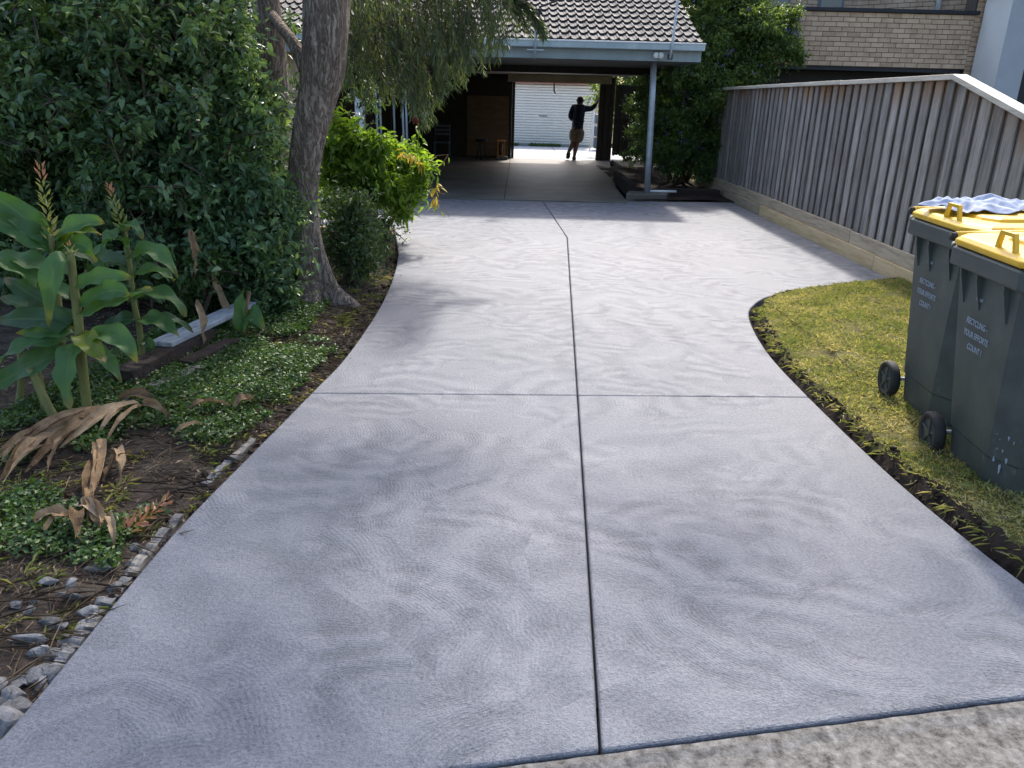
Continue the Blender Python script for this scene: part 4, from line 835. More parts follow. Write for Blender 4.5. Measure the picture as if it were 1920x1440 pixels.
# cloth thrown over the far bin's lid
tw = MB(); nx, ny = 90, 62; vs = []; fs = []
for j in range(ny):
    for i in range(nx):
        u = i / (nx - 1) * 2 - 1; v = j / (ny - 1) * 2 - 1
        a = math.atan2(v, u); 
        # square to a ragged oval
        sq = max(abs(u), abs(v)) / max(1e-6, math.hypot(u, v)); rr_ = math.hypot(u, v) * sq
        rag = 1 + .14 * math.sin(3 * a + 1) + .09 * math.sin(7 * a) + .05 * math.sin(13 * a + 2)
        x = .29 * rr_ * math.cos(a) * rag; y_ = .20 * rr_ * math.sin(a) * rag
        f = .014 + .045 * max(0, 1 - rr_) ** .8
        fold = .55 * (.011 * math.sin(34 * x + 27 * y_ + 5 * math.sin(13 * y_)) + .010 * math.sin(-51 * x + 58 * y_ + 4 * math.sin(21 * x)) + .026 * (1 - abs(2 * vnoise(x + .4 * y_, y_, 11, 12) - 1)) - .013 + .018 * (1 - abs(2 * vnoise(x - .7 * y_, y_ + .5 * x, 19, 13) - 1)) - .009) + .012 * (vnoise(x, y_, 18, 3) - .5)
        z = max(.004, f + fold * (0.35 + .65 * min(1, (1.05 - rr_) * 4))); vs.append((x, y_, z))
for j in range(ny - 1):
    for i in range(nx - 1): fs.append((j * nx + i, j * nx + i + 1, (j + 1) * nx + i + 1, (j + 1) * nx + i))
tw.add(vs, fs); cloth = tw.build('cloth', M_TOWEL, smooth=True); cloth.location = (2.36, 3.95, 1.088); cloth.rotation_euler = (0, R(-1.2), R(-8))
sm = cloth.modifiers.new('s', 'SOLIDIFY'); sm.thickness = .003; ss = cloth.modifiers.new('ss', 'SUBSURF'); ss.levels = 1; ss.render_levels = 1
tag(cloth, 'crumpled pale blue cloth lying on a yellow bin lid', 'cloth')

# ------------------------------------------------------------------ the person leaning in the doorway (back to the camera)
def skin_obj(name, nodes, edges, mat, parent, root=0, sub=2):
    me = bpy.data.meshes.new(name); me.from_pydata([n[0] for n in nodes], edges, []); o = bpy.data.objects.new(name, me); COL.objects.link(o); o.parent = parent
    sk = o.modifiers.new('skin', 'SKIN'); sk.use_smooth_shade = True
    for i, n in enumerate(nodes):
        r = n[1]; r = (r, r) if isinstance(r, (int, float)) else r; kf = 1.32 if min(r) > .02 else 1.0; me.skin_vertices[0].data[i].radius = (r[0] * kf, r[1] * kf)
    me.skin_vertices[0].data[root].use_root = True
    s = o.modifiers.new('sub', 'SUBSURF'); s.levels = sub; s.render_levels = sub
    bpy.context.view_layer.update()
    m2 = bpy.data.meshes.new_from_object(o.evaluated_get(bpy.context.evaluated_depsgraph_get())); o.modifiers.clear(); o.data = m2; m2.materials.clear(); m2.materials.append(mat)
    m2.polygons.foreach_set('use_smooth', [True] * len(m2.polygons)); return o
person = thing('person', 'person in a navy jumper and khaki shorts leaning on the door jamb, seen from behind', 'person', (1.60, 22.12, .012))
nodes = [((0, 0, .90), (.135, .10)), ((.01, 0, 1.05), (.13, .095)), ((.02, 0, 1.22), (.15, .10)), ((.025, 0, 1.36), (.13, .085)), ((.03, .005, 1.44), .05), ((.034, .01, 1.50), (.062, .07)), ((.035, .012, 1.56), (.075, .092)), ((.035, .01, 1.615), (.055, .066)),
         ((.16, 0, 1.375), .06), ((.27, .02, 1.345), .05), ((.375, .03, 1.36), .042), ((.44, .03, 1.43), .038), ((.49, .03, 1.50), .027), ((.512, .03, 1.545), (.035, .018)),
         ((-.12, 0, 1.375), .06), ((-.175, 0, 1.25), .052), ((-.205, 0, 1.12), .045), ((-.15, .10, 1.07), .038), ((-.06, .17, 1.06), .027), ((-.01, .185, 1.065), (.03, .018)),
         ((.075, 0, .84), .085), ((.045, .015, .64), .075), ((.005, .03, .44), .055), ((-.02, .0, .32), .055), ((-.045, 0, .12), .036), ((-.05, -.01, .06), .04), ((-.035, .12, .035), (.042, .03)),
         ((-.075, 0, .84), .085), ((-.085, .035, .64), .075), ((-.095, .06, .45), .055), ((-.14, .015, .36), .053), ((-.2, -.02, .235), .036), ((-.215, -.03, .19), .04), ((-.22, .02, .05), (.042, .03))]
edges = [(0, 1), (1, 2), (2, 3), (3, 4), (4, 5), (5, 6), (6, 7), (3, 8), (8, 9), (9, 10), (10, 11), (11, 12), (12, 13), (3, 14), (14, 15), (15, 16), (16, 17), (17, 18), (18, 19), (0, 20), (20, 21), (21, 22), (22, 23), (23, 24), (24, 25), (25, 26), (0, 27), (27, 28), (28, 29), (29, 30), (30, 31), (31, 32), (32, 33)]
def finger(base, pts, r):
    k = len(nodes); prev = base
    for i, p in enumerate(pts): nodes.append((p, r * (1 - .18 * i))); edges.append((prev, k + i)); prev = k + i
for i in range(4):
    dy = -.024 + .016 * i; finger(13, [(.53, .03 + dy, 1.585), (.538, .03 + dy, 1.61 + .006 * (i % 3)), (.541, .03 + dy, 1.632 + .008 * (1 if i in (1, 2) else 0))], .0088)
finger(13, [(.53, -.004, 1.548), (.54, -.022, 1.572)], .010)
for i in range(4):
    dz = -.022 + .015 * i; finger(19, [(.025, .19, 1.065 + dz), (.05, .185, 1.062 + dz), (.068, .175, 1.06 + dz)], .0088)
finger(19, [(-.005, .178, 1.095), (.02, .168, 1.108)], .010)
body = skin_obj('body', nodes, edges, M_SKIN, person)
# face on the far side of the head: nose, ears; hair cap
m = MB(); 
hm = bmesh.new(); bmesh.ops.create_uvsphere(hm, u_segments=20, v_segments=12, radius=1.0)
for v in hm.verts:
    x, y, z = v.co; v.co = (.035 + x * .094, .004 + y * .115 * (1 if y < 0 else .7), 1.555 + z * .105)
for v in list(hm.verts):
    if v.co.z < (1.495 if v.co.y < .02 else 1.60): hm.verts.remove(v)
hme = bpy.data.meshes.new('hair'); hm.to_mesh(hme); hm.free(); hme.materials.append(M_HAIR); hme.polygons.foreach_set('use_smooth', [True] * len(hme.polygons))
ho = bpy.data.objects.new('hair', hme); COL.objects.link(ho); ho.parent = person
for sx in (-1, 1):
    m = MB(); m.tube([(.035 + sx * .083, .02, 1.525), (.035 + sx * .092, .012, 1.55), (.035 + sx * .088, .02, 1.575)], [.008, .016, .010], 8); m.build('ear', M_SKIN, person, smooth=True, local=True)
m = MB(); m.tube([(.035, .095, 1.575), (.035, .118, 1.545), (.035, .10, 1.535)], [.008, .015, .012], 8); m.build('nose', M_SKIN, person, smooth=True, local=True)
m = MB(); m.tube([(.012, .098, 1.512), (.035, .104, 1.512), (.058, .098, 1.512)], [.003, .006, .003], 6); m.build('mouth', M_REDF, person, smooth=True, local=True)
for sx in (-1, 1):
    m = MB(); m.tube([(.035 + sx * .022, .09, 1.565), (.035 + sx * .042, .086, 1.565)], [.008, .008], 8); m.build('eye', M_PLASW, person, smooth=True, local=True)
sh = [((0.0, 0, .90), (.195, .13)), ((.01, 0, 1.05), (.20, .125)), ((.02, 0, 1.22), (.21, .128)), ((.025, 0, 1.35), (.17, .10)), ((.03, 0, 1.43), (.075, .07)), ((.165, 0, 1.375), .077), ((.28, .02, 1.343), .066), ((.375, .03, 1.36), .058), ((.445, .03, 1.435), .049), ((.478, .03, 1.48), .040),
      ((-.125, 0, 1.375), .077), ((-.182, 0, 1.25), .066), ((-.208, 0, 1.12), .060), ((-.15, .10, 1.07), .050), ((-.09, .15, 1.062), .040), ((-.005, 0, .82), (.195, .125))]
skin_obj('jumper', sh, [(15, 0), (0, 1), (1, 2), (2, 3), (3, 4), (3, 5), (5, 6), (6, 7), (7, 8), (8, 9), (3, 10), (10, 11), (11, 12), (12, 13), (13, 14)], M_NAVY, person, 2)
skin_obj('shorts', [((0, 0, .86), (.185, .125)), ((.08, 0, .78), .125), ((.06, .015, .64), .114), ((.035, .025, .45), .098), ((-.08, 0, .78), .125), ((-.082, .035, .64), .11), ((-.085, .055, .46), .094), ((0, 0, .92), (.17, .115))], [(7, 0), (0, 1), (1, 2), (2, 3), (0, 4), (4, 5), (5, 6)], M_KHAKI, person, 0)
for nm, pts in (('shoe', [((-.05, -.03, .055), .05), ((-.045, .06, .045), (.05, .04)), ((-.035, .16, .035), (.045, .032))]), ('shoe', [((-.21, -.05, .2), .05), ((-.22, -.03, .12), (.05, .042)), ((-.222, .02, .038), (.046, .034))])):
    skin_obj(nm, pts, [(0, 1), (1, 2)], M_CHAR, person, 1)
m = MB(); m.tube([(-.15, -.02, .845), (0, -.122, .835), (.15, -.02, .845)], .012, 6); m.build('shirt_hem', M_PLASW, person, smooth=True, local=True)
for x in (-.07, .07):
    m = MB(); m.box((x - .045, -.112, .66), (x + .045, -.098, .70)); m.build('back_pocket', M_CHAR, person, local=True, bevel=.006)

# ------------------------------------------------------------------ trees and shrubs
rs = np.random.RandomState(5)
def limb(mb, pts, r, n=10, seed=0):
    p = catmull(pts, 5); k = len(p); rad = np.interp(np.linspace(0, 1, k), np.linspace(0, 1, len(r)), r)
    rr2 = random.Random(seed); mb.tube(p, [float(a) * (1 + .06 * (rr2.random() - .5)) for a in rad], n)
# weeping bottlebrush tree
bt = thing('bottlebrush_tree', 'leaning rough-barked weeping bottlebrush tree beside the driveway', 'tree', (-1.6, 6.0, 0))
# trunk: lumpy lofted column with a flared, ridged foot
def trunk_rings(path, n=36, seed=1):
    rings = []; r2 = random.Random(seed); ph = [r2.random() * 6.3 for _ in range(6)]
    for (x, y, z, r, fl) in path:
        ring = []
        for j in range(n):
            a = 2 * math.pi * j / n
            q = r * (1 + .06 * math.sin(3 * a + ph[0] + z * 2) + .04 * math.sin(5 * a + ph[1] - z * 3) + .025 * math.sin(9 * a + ph[2] + z * 5)) + fl * (.55 + .45 * math.sin(4 * a + ph[3]) + .25 * math.sin(7 * a + ph[4])) * (1.0)
            ring.append((x + q * math.cos(a) * (1.05), y + q * math.sin(a), z))
        rings.append(ring)
    return rings
tp = catmull([(-1.62, 6.0, -.08, .17, .26), (-1.62, 6.0, .03, .155, .16), (-1.615, 6.0, .12, .14, .075), (-1.61, 6.0, .25, .125, .03), (-1.635, 6.0, .45, .112, .01), (-1.645, 6.0, .7, .106, 0), (-1.62, 6.0, .95, .108, 0), (-1.58, 6.0, 1.15, .115, 0), (-1.515, 6.0, 1.4, .125, .004), (-1.43, 6.0, 1.68, .142, .008), (-1.39, 6.0, 1.95, .148, .004), (-1.37, 6.02, 2.2, .15, 0), (-1.30, 6.05, 2.6, .145, 0), (-1.1, 6.2, 3.1, .12, 0)], 4)
m = MB(); m.loft(trunk_rings(tp)); m.build('trunk', M_BARK, bt, smooth=True)
# bare surface root and a second stem with its connecting limb
m = MB(); limb(m, [(-2.25, 6.75, -.05), (-2.1, 6.7, .8), (-1.98, 6.65, 1.5), (-1.97, 6.6, 2.0), (-2.03, 6.6, 2.6), (-2.2, 6.5, 3.4)], [.13, .11, .105, .105, .1, .08], 14); m.build('second_stem', M_BARK, bt, smooth=True)
m = MB(); limb(m, [(-1.55, 6.02, 1.72), (-1.66, 6.1, 1.9), (-1.80, 6.3, 2.02), (-1.94, 6.55, 2.12)], [.06, .042, .04, .045], 10); m.build('branch', M_BARK, bt, smooth=True)
for i, pts in enumerate(([(-1.15, 6.15, 3.0), (-.5, 6.6, 3.7), (.5, 6.9, 4.1), (1.8, 6.8, 4.3)], [(-1.2, 6.1, 2.9), (-1.0, 7.0, 3.5), (-.9, 8.0, 3.7), (-.6, 8.6, 3.5)], [(-1.15, 6.2, 3.0), (-1.4, 6.0, 3.9), (-1.7, 5.6, 4.6)], [(-2.2, 6.5, 3.4), (-3.0, 6.2, 4.0), (-3.8, 6.0, 4.2)], [(-1.1, 6.2, 3.1), (-.2, 5.6, 3.8), (.7, 5.3, 4.3)], [(-.9, 7.5, 3.6), (-1.6, 8.2, 3.5), (-2.0, 8.8, 3.3)])):
    m = MB(); limb(m, pts, [.06, .035, .016, .007], 8, i); m.build('branch', M_BARK, bt, smooth=True)
cr = Foliage(); tg = MB()
# crown above the frame, airy, throws the dappled shade
canopy = [((-1.7, 5.6, 4.6), (1.2, 1.3, .8), 1.2), ((-3.2, 6.0, 4.4), (1.2, 1.2, .8), 1.2), ((-.6, 5.3, 4.2), (.9, .9, .6), .75), ((-.7, 6.9, 4.3), (1.0, 1.0, .6), .6), ((-2.2, 7.2, 4.2), (1.1, 1.0, .7), .9), ((-2.3, 4.8, 4.2), (1.0, .9, .6), .8), ((.5, 5.2, 4.4), (.8, .8, .5), .28), ((.9, 6.6, 4.5), (.9, .9, .5), .25), ((1.8, 6.2, 4.4), (.9, .9, .5), .16)]
canopy = [((c[0] + .75, c[1] - .1, c[2]), r, q) for c, r, q in canopy]
clump_leaves(cr, canopy, 1900, 12, .10, .020, rs, upb=-.2, spread=.6, shape='blade', tl=.45, core=.1, droop=.25)
# weeping strands hanging in view
hang = [(-1.72, 1.62), (-1.5, 1.50), (-1.3, 1.52), (-1.1, 1.42), (-.98, 1.22), (-.9, 1.30), (-.78, 1.52), (-.62, 1.62), (-.45, 1.78), (-.30, 1.86), (-.16, 1.95), (-.05, 2.1), (.05, 2.2)]
hx = [h[0] for h in hang]; hz = [h[1] for h in hang]
def strand(p0, p1, nl, Ln, out):
    p0 = np.array(p0); p1 = np.array(p1); mid = p0 * .5 + p1 * .5 + np.array([out[0] * .5, out[1] * .5, .15 * (p0[2] - p1[2])])
    t = np.sort(rs.rand(nl) ** .7); P_ = (1 - t)[:, None] ** 2 * p0 + 2 * (t * (1 - t))[:, None] * mid + t[:, None] ** 2 * p1
    tan = unit(2 * (1 - t)[:, None] * (mid - p0) + 2 * t[:, None] * (p1 - mid)); ld = tan * .9 + unit(rs.normal(size=(nl, 3))) * .62
    f = .75 + .5 * rs.rand(nl); cr.put(*leaf_arrays(P_ + .006 * rs.normal(size=(nl, 3)), ld, Ln * f, .013 * f, shape='blade', droop=.1, rs=rs))
    tg.tube([tuple(p0), tuple(mid), tuple(p1)], [.005, .004, .002], 4, False)
for i in range(330):
    x = -1.78 + 1.8 * rs.rand() ** .85; zb = np.interp(x, hx, hz); y = 7.6 + 1.0 * rs.rand() + (.3 if x < -1.2 else 0)
    q = rs.rand() ** 1.3; z1 = zb + .03 * rs.normal() + q * .85; z0 = z1 + .35 + .5 * rs.rand()
    sx = .25 * rs.normal()
    strand((x - sx * .6 - .08, y + .1 * rs.normal(), z0), (x, y - .05, z1), 42, .085, (sx, .1 * rs.normal()))
for i in range(46):          # few sprays catching light behind the trunk and out to the right over the roof
    x = -1.85 + .5 * rs.rand(); z1 = 1.45 + .7 * rs.rand(); strand((x - .1, 8.9, z1 + .45), (x + .1 * rs.normal(), 8.8, z1), 30, .08, (.1, 0))
for i in range(16):
    x = .05 + .22 * rs.rand(); z1 = 2.12 + .12 * rs.rand(); strand((x - .35, 8.2, z1 + .3), (x, 8.1, z1), 34, .085, (.15, 0))
cr.build('crown', M_BOTTLE, bt); tg.build('twigs', M_TWIG, bt)
fb = Foliage(); n = 120; pos = np.array([-.985, 7.75, 1.34]) + np.stack([np.zeros(n), np.zeros(n), .05 * (rs.rand(n) - .5)], 1); fb.put(*leaf_arrays(pos, rs.normal(size=(n, 3)) * np.array([1, 1, .3]), np.full(n, .03), np.full(n, .004), shape='blade', rs=rs)); fb.build('red_blossom', M_REDFL, bt)

# hedge shrubs filling the left side
def shrub(name, label, base, clumps, twigs, per, Ln, Wd, mat, seed, stems=4, shape='oval', group=None, **kw):
    r_ = np.random.RandomState(seed); t = thing(name, label, 'shrub', base, group=group); fo = Foliage(); tm = MB()
    for i in range(stems):
        c = clumps[i % len(clumps)][0]; b = Vector(base) + Vector((.12 * r_.normal(), .12 * r_.normal(), -.05)); e = Vector(c); mid = (b + e) / 2 + Vector((.1 * r_.normal(), .1 * r_.normal(), .1))
        tm.tube([b + Vector((0, .2, 0)), mid + Vector((0, .25, 0)), e], [.022, .015, .006], 6)
    clump_leaves(fo, clumps, int(twigs * .78), per, Ln, Wd, r_, shape=shape, twigmb=tm, **kw)
    kw2 = dict(kw); kw2['spread'] = .55; kw2['tl'] = kw.get('tl', .3) * 1.25; kw2['upb'] = .5
    clump_leaves(fo, clumps, int(twigs * .3), per, Ln * .68, Wd * .6, r_, shape=shape, **kw2)
    fo.build('foliage', mat, t); tm.build('stems', M_TWIG, t); return t
def scatter_clumps(seed, n, lo, hi, rmin, rmax):
    r_ = np.random.RandomState(seed); out = []; ex = [hi[k] - lo[k] for k in range(3)]
    nz = max(1, int(round(math.sqrt(n * ex[2] / max(.05, ex[0]))))); nx = max(1, int(math.ceil(n / nz)))
    for j in range(nz):
        for i in range(nx):
            c = [lo[0] + ex[0] * (i + r_.rand()) / nx, lo[1] + ex[1] * r_.rand(), lo[2] + ex[2] * (j + r_.rand()) / nz]; r = rmin + (rmax - rmin) * r_.rand(); out.append((c, (r, r * .9, r * .8), r * r))
    return out
HG = 'dark hedge shrubs behind the ginger'
shrub('hedge_shrub', 'tall dark glossy hedge shrub crowding the bottlebrush trunk', (-2.25, 5.75, 0), scatter_clumps(1, 30, (-2.6, 5.4, .25), (-2.02, 5.9, 2.3), .18, .3) + scatter_clumps(20, 14, (-2.15, 5.9, .3), (-1.86, 6.25, 1.65), .14, .24) + scatter_clumps(21, 12, (-2.7, 5.0, .5), (-1.95, 5.25, 2.3), .06, .13) + scatter_clumps(18, 8, (-2.1, 5.35, .3), (-1.74, 5.6, 1.5), .12, .2), 3500, 13, .070, .031, M_HEDGE, 21)
shrub('hedge_shrub', 'tall dark glossy hedge shrub behind the flaking white board', (-2.9, 5.8, 0), scatter_clumps(2, 34, (-3.2, 5.4, .3), (-2.4, 6.1, 2.5), .22, .38) + scatter_clumps(22, 16, (-3.1, 4.95, .5), (-2.3, 5.25, 2.3), .06, .14), 3800, 13, .070, .031, M_HEDGE, 22)
shrub('hedge_shrub', 'tall dark glossy hedge shrub behind the ginger flower spikes', (-3.6, 5.7, 0), scatter_clumps(3, 34, (-4.1, 5.2, .3), (-3.1, 6.0, 2.5), .22, .4), 3400, 13, .070, .031, M_HEDGE, 23)
shrub('broad_shrub', 'broad mid green shrub rising over the dark hedge', (-3.3, 7.2, 0), scatter_clumps(4, 30, (-4.8, 6.8, .5), (-2.5, 7.8, 3.2), .3, .5), 2200, 10, .085, .038, M_HEDGE, 24)
shrub('back_shrub', 'sunlit shrub standing behind the bottlebrush trunk', (-2.5, 10.4, 0), scatter_clumps(5, 22, (-3.6, 10.0, .5), (-2.0, 10.9, 2.4), .25, .42), 1000, 10, .07, .026, M_HEDGE2, 25)
shrub('back_shrub', 'leafy shrub at the far corner of the bed beside the hedge', (-5.2, 8.0, 0), scatter_clumps(15, 26, (-7.0, 7.0, .5), (-4.2, 9.2, 3.4), .35, .6), 1100, 10, .09, .036, M_HEDGE, 35)
# fresh tips on the hedge: brighter young growth
shrub('young_shrub', 'small bright green seedling shrub at the hedge foot', (-2.25, 5.2, 0), [((-2.2, 5.2, .42), (.14, .12, .12), 1), ((-2.05, 5.15, .5), (.12, .1, .1), 1), ((-2.4, 5.2, .55), (.14, .1, .12), 1), ((-2.3, 5.2, .2), (.14, .1, .15), .8)], 90, 10, .055, .026, M_GCOVER, 26)
tips = [(-2.1, 5.18, 1.55), (-2.35, 5.15, 1.9), (-2.75, 5.1, 1.4), (-2.6, 5.12, 1.05), (-3.1, 5.05, 1.7), (-3.3, 5.0, 1.25), (-1.95, 5.3, 2.0), (-2.95, 5.1, 2.0), (-2.2, 5.2, .95), (-3.45, 5.0, 2.0), (-1.9, 5.35, 1.25)]
shrub('climbing_vine', 'bright green young shoots threading out of the dark hedge face', (-2.7, 5.3, 0), [(t, (.15, .08, .11), 1) for t in tips], 210, 9, .060, .028, M_GCOVER, 27, stems=3)
# soft weeping grass-like shrub and small shrub at the trunk foot
shrub('foot_shrub', 'small fine-leaved shrub growing at the bottlebrush foot', (-1.42, 6.55, 0), scatter_clumps(6, 12, (-1.55, 6.3, .12), (-1.25, 6.9, .75), .1, .2), 700, 11, .050, .019, M_HEDGE2, 28)
shrub('foot_shrub', 'low dark shrub at the curved bed edge below the vine bush', (-1.5, 8.3, 0), scatter_clumps(7, 12, (-1.75, 7.6, .08), (-1.38, 8.9, .28), .1, .18), 300, 10, .04, .02, M_HEDGE2, 29)
shrub('foot_shrub', 'dark shrub pressed against the left side of the trunk', (-1.85, 5.75, 0), scatter_clumps(8, 18, (-2.1, 5.4, .1), (-1.62, 5.75, .95), .1, .2), 650, 11, .055, .026, M_HEDGE, 30)
# lime vine bush at the bend
VB = scatter_clumps(9, 26, (-2.05, 8.3, .45), (-1.25, 9.2, 1.05), .18, .3) + [((-1.02, 8.45, .85), (.17, .2, .17), .05), ((-1.08, 8.4, .6), (.16, .2, .15), .04), ((-1.75, 8.5, 1.2), (.22, .2, .14), .05), ((-1.95, 8.5, 1.35), (.1, .1, .12), .02), ((-1.2, 8.3, .42), (.14, .16, .14), .035)]
vb = shrub('vine_bush', 'rounded bush of bright lime vine leaves bulging over the driveway bend', (-1.65, 8.8, 0), VB, 900, 13, .095, .034, M_WIST, 31, stems=6, tl=.26, upb=-.05, droop=.25)
yl = Foliage(); r_ = np.random.RandomState(3)
for c in ((-1.08, 8.2, .98), (-1.17, 8.2, 1.02), (-1.0, 8.22, .9), (-.86, 8.3, .66), (-.87, 8.3, .54)):
    n = 9; yl.put(*leaf_arrays(np.array(c) + .02 * r_.normal(size=(n, 3)), r_.normal(size=(n, 3)) * np.array([.5, .5, .3]) + np.array([0, 0, -.6]), np.full(n, .085), np.full(n, .028), rs=r_))
yl.build('yellow_leaves', M_YELL, vb)
m = MB(); m.tube([(-1.0, 8.4, .8), (-.85, 8.3, .98), (-.72, 8.25, 1.0), (-.78, 8.25, .9)], .004, 5, False); m.tube([(-.95, 8.4, .7), (-.86, 8.3, .62), (-.76, 8.25, .6)], .004, 5, False); m.tube([(-.9, 8.4, .55), (-.78, 8.3, .5), (-.71, 8.25, .36)], .003, 5, False); m.build('tendrils', M_DEAD, vb, smooth=True)
# flowering tree on the right, over the fence
dt = thing('flowering_tree', 'bushy green tree with small purple flowers between carport and fence', 'tree', (3.15, 16.2, 0))
m = MB()
for i, e in enumerate(((2.7, 15.6, 1.6), (3.3, 16.2, 2.4), (3.9, 15.9, 2.2), (4.6, 15.8, 2.6), (3.0, 16.5, 2.0))):
    limb(m, [(3.15 + .08 * i, 16.2, -.05), ((3.15 + e[0]) / 2, 16.1, e[2] * .45), e], [.06, .045, .02], 8, i)
m.build('trunk', M_TWIG, dt, smooth=True)
DC = scatter_clumps(16, 10, (2.75, 14.9, .3), (3.65, 15.4, .8), .2, .32) + scatter_clumps(17, 12, (2.95, 16.6, 2.6), (4.4, 17.6, 4.3), .35, .55) + scatter_clumps(10, 26, (2.6, 15.0, .6), (4.0, 16.2, 2.0), .24, .44) + scatter_clumps(11, 22, (3.2, 15.3, 2.0), (4.5, 16.4, 3.6), .3, .55) + scatter_clumps(12, 10, (4.3, 15.5, 2.5), (5.1, 15.9, 3.3), .2, .38) + [((2.75, 15.2, 2.0), (.3, .3, .2), .12), ((3.0, 15.4, 2.1), (.3, .3, .25), .12), ((2.42, 15.2, 1.0), (.2, .2, .12), .06), ((2.55, 15.1, .75), (.2, .2, .12), .06), ((2.35, 15.3, 1.75), (.26, .2, .3), .1), ((2.5, 15.3, 1.35), (.22, .2, .2), .08), ((5.2, 15.6, 2.45), (.18, .15, .2), .06), ((5.0, 15.6, 2.7), (.25, .2, .2), .08), ((3.55, 15.0, .55), (.25, .2, .25), .08), ((3.7, 15.0, 1.0), (.2, .2, .3), .07), ((3.6, 14.9, 1.6), (.25, .25, .25), .08)]
fo = Foliage(); rD = np.random.RandomState(40); clump_leaves(fo, DC, 9500, 12, .058, .030, rD, tl=.3, core=.15); fo.build('crown', M_DURANTA, dt)
ff = Foliage(); pos = []
for c, r, s in DC[::2]:
    for k in range(5): pos.append(np.array(c) + unit(rD.normal(size=3) + np.array([.2, -.6, 0])) * np.array(r) * 1.02)
pos = np.repeat(np.array(pos), 7, 0); n = len(pos); ff.put(*leaf_arrays(pos + .025 * rD.normal(size=(n, 3)), rD.normal(size=(n, 3)), np.full(n, .024), np.full(n, .02), shape='blade', rs=rD)); ff.build('blossom', M_FLOWER, dt)
shrub('shading_shrub', 'dark dense shrub added along the boundary fence to shade the tree bed', (3.25, 18.8, 0), scatter_clumps(19, 26, (2.75, 17.4, .3), (3.6, 20.5, 2.9), .3, .5), 1700, 11, .08, .04, M_HEDGE, 43)  # added shrub, placed to keep sun off the bed beside the carport
# backdrop greenery past the carport and over the back fence
shrub('garden_tree', 'dark tree standing behind the side gate', (4.2, 24, 0), scatter_clumps(13, 34, (2.7, 23.2, .6), (7.5, 25.0, 5.4), .6, .9), 3000, 10, .14, .06, M_DURANTA, 41, tl=.5)
shrub('garden_tree', 'leafy spray hanging beside the open doorway behind the person', (2.75, 25.4, 0), scatter_clumps(14, 8, (2.35, 25.0, 1.5), (2.9, 25.6, 2.4), .15, .3), 200, 10, .1, .04, M_HEDGE2, 42)

# ------------------------------------------------------------------ ginger plants
def blade(name, a, c, t, wd, mat, parent, twist=0.0, ns=12, crumple=0.0, curl=0.25, seed=0, prof=None):
    a, c, t = Vector(a), Vector(c), Vector(t); r2 = random.Random(seed); m = MB(); vs = []; uvs = []; ph = r2.random() * 6
    camv = Vector((0, 0, 1.2))
    for i in range(ns + 1):
        s = i / ns; p = a * (1 - s) ** 2 + c * 2 * s * (1 - s) + t * s * s; tan = ((c - a) * (1 - s) + (t - c) * s); tan.normalize()
        ref = Vector((0.0, -.55, .8)); side = tan.cross(ref)
        if side.length < .1: side = tan.cross(Vector((1, 0, 0)))
        side.normalize(); nor = side.cross(tan).normalized(); ang = twist * s; side2 = side * math.cos(ang) + nor * math.sin(ang); nor2 = nor * math.cos(ang) - side * math.sin(ang)
        wv = wd * .5 * (math.sin(math.pi * min(1, s ** .72 * 1.0)) ** .75 if 0 < s < 1 else 0.0) + (.004 if s < .05 else .0008)
        for j, u in enumerate((-1, -.5, 0, .5, 1)):
            wave = .13 * wd * math.sin(s * (13 + 5 * (ph % 1)) + ph + u * 1.3) * abs(u) + crumple * wd * (r2.random() - .5)
            vs.append(p + side2 * (u * wv) + nor2 * (abs(u) * wv * curl + wave)); uvs.append((u * .5 + .5, s))
    fs = []
    for i in range(ns):
        for j in range(4): fs.append((i * 5 + j, i * 5 + j + 1, (i + 1) * 5 + j + 1, (i + 1) * 5 + j))
    m.add(vs, fs); o = m.build(name, mat, parent, smooth=True)
    ul = o.data.uv_layers.new(name='UVMap')
    for lp in o.data.loops: ul.data[lp.index].uv = uvs[lp.vertex_index]
    return o
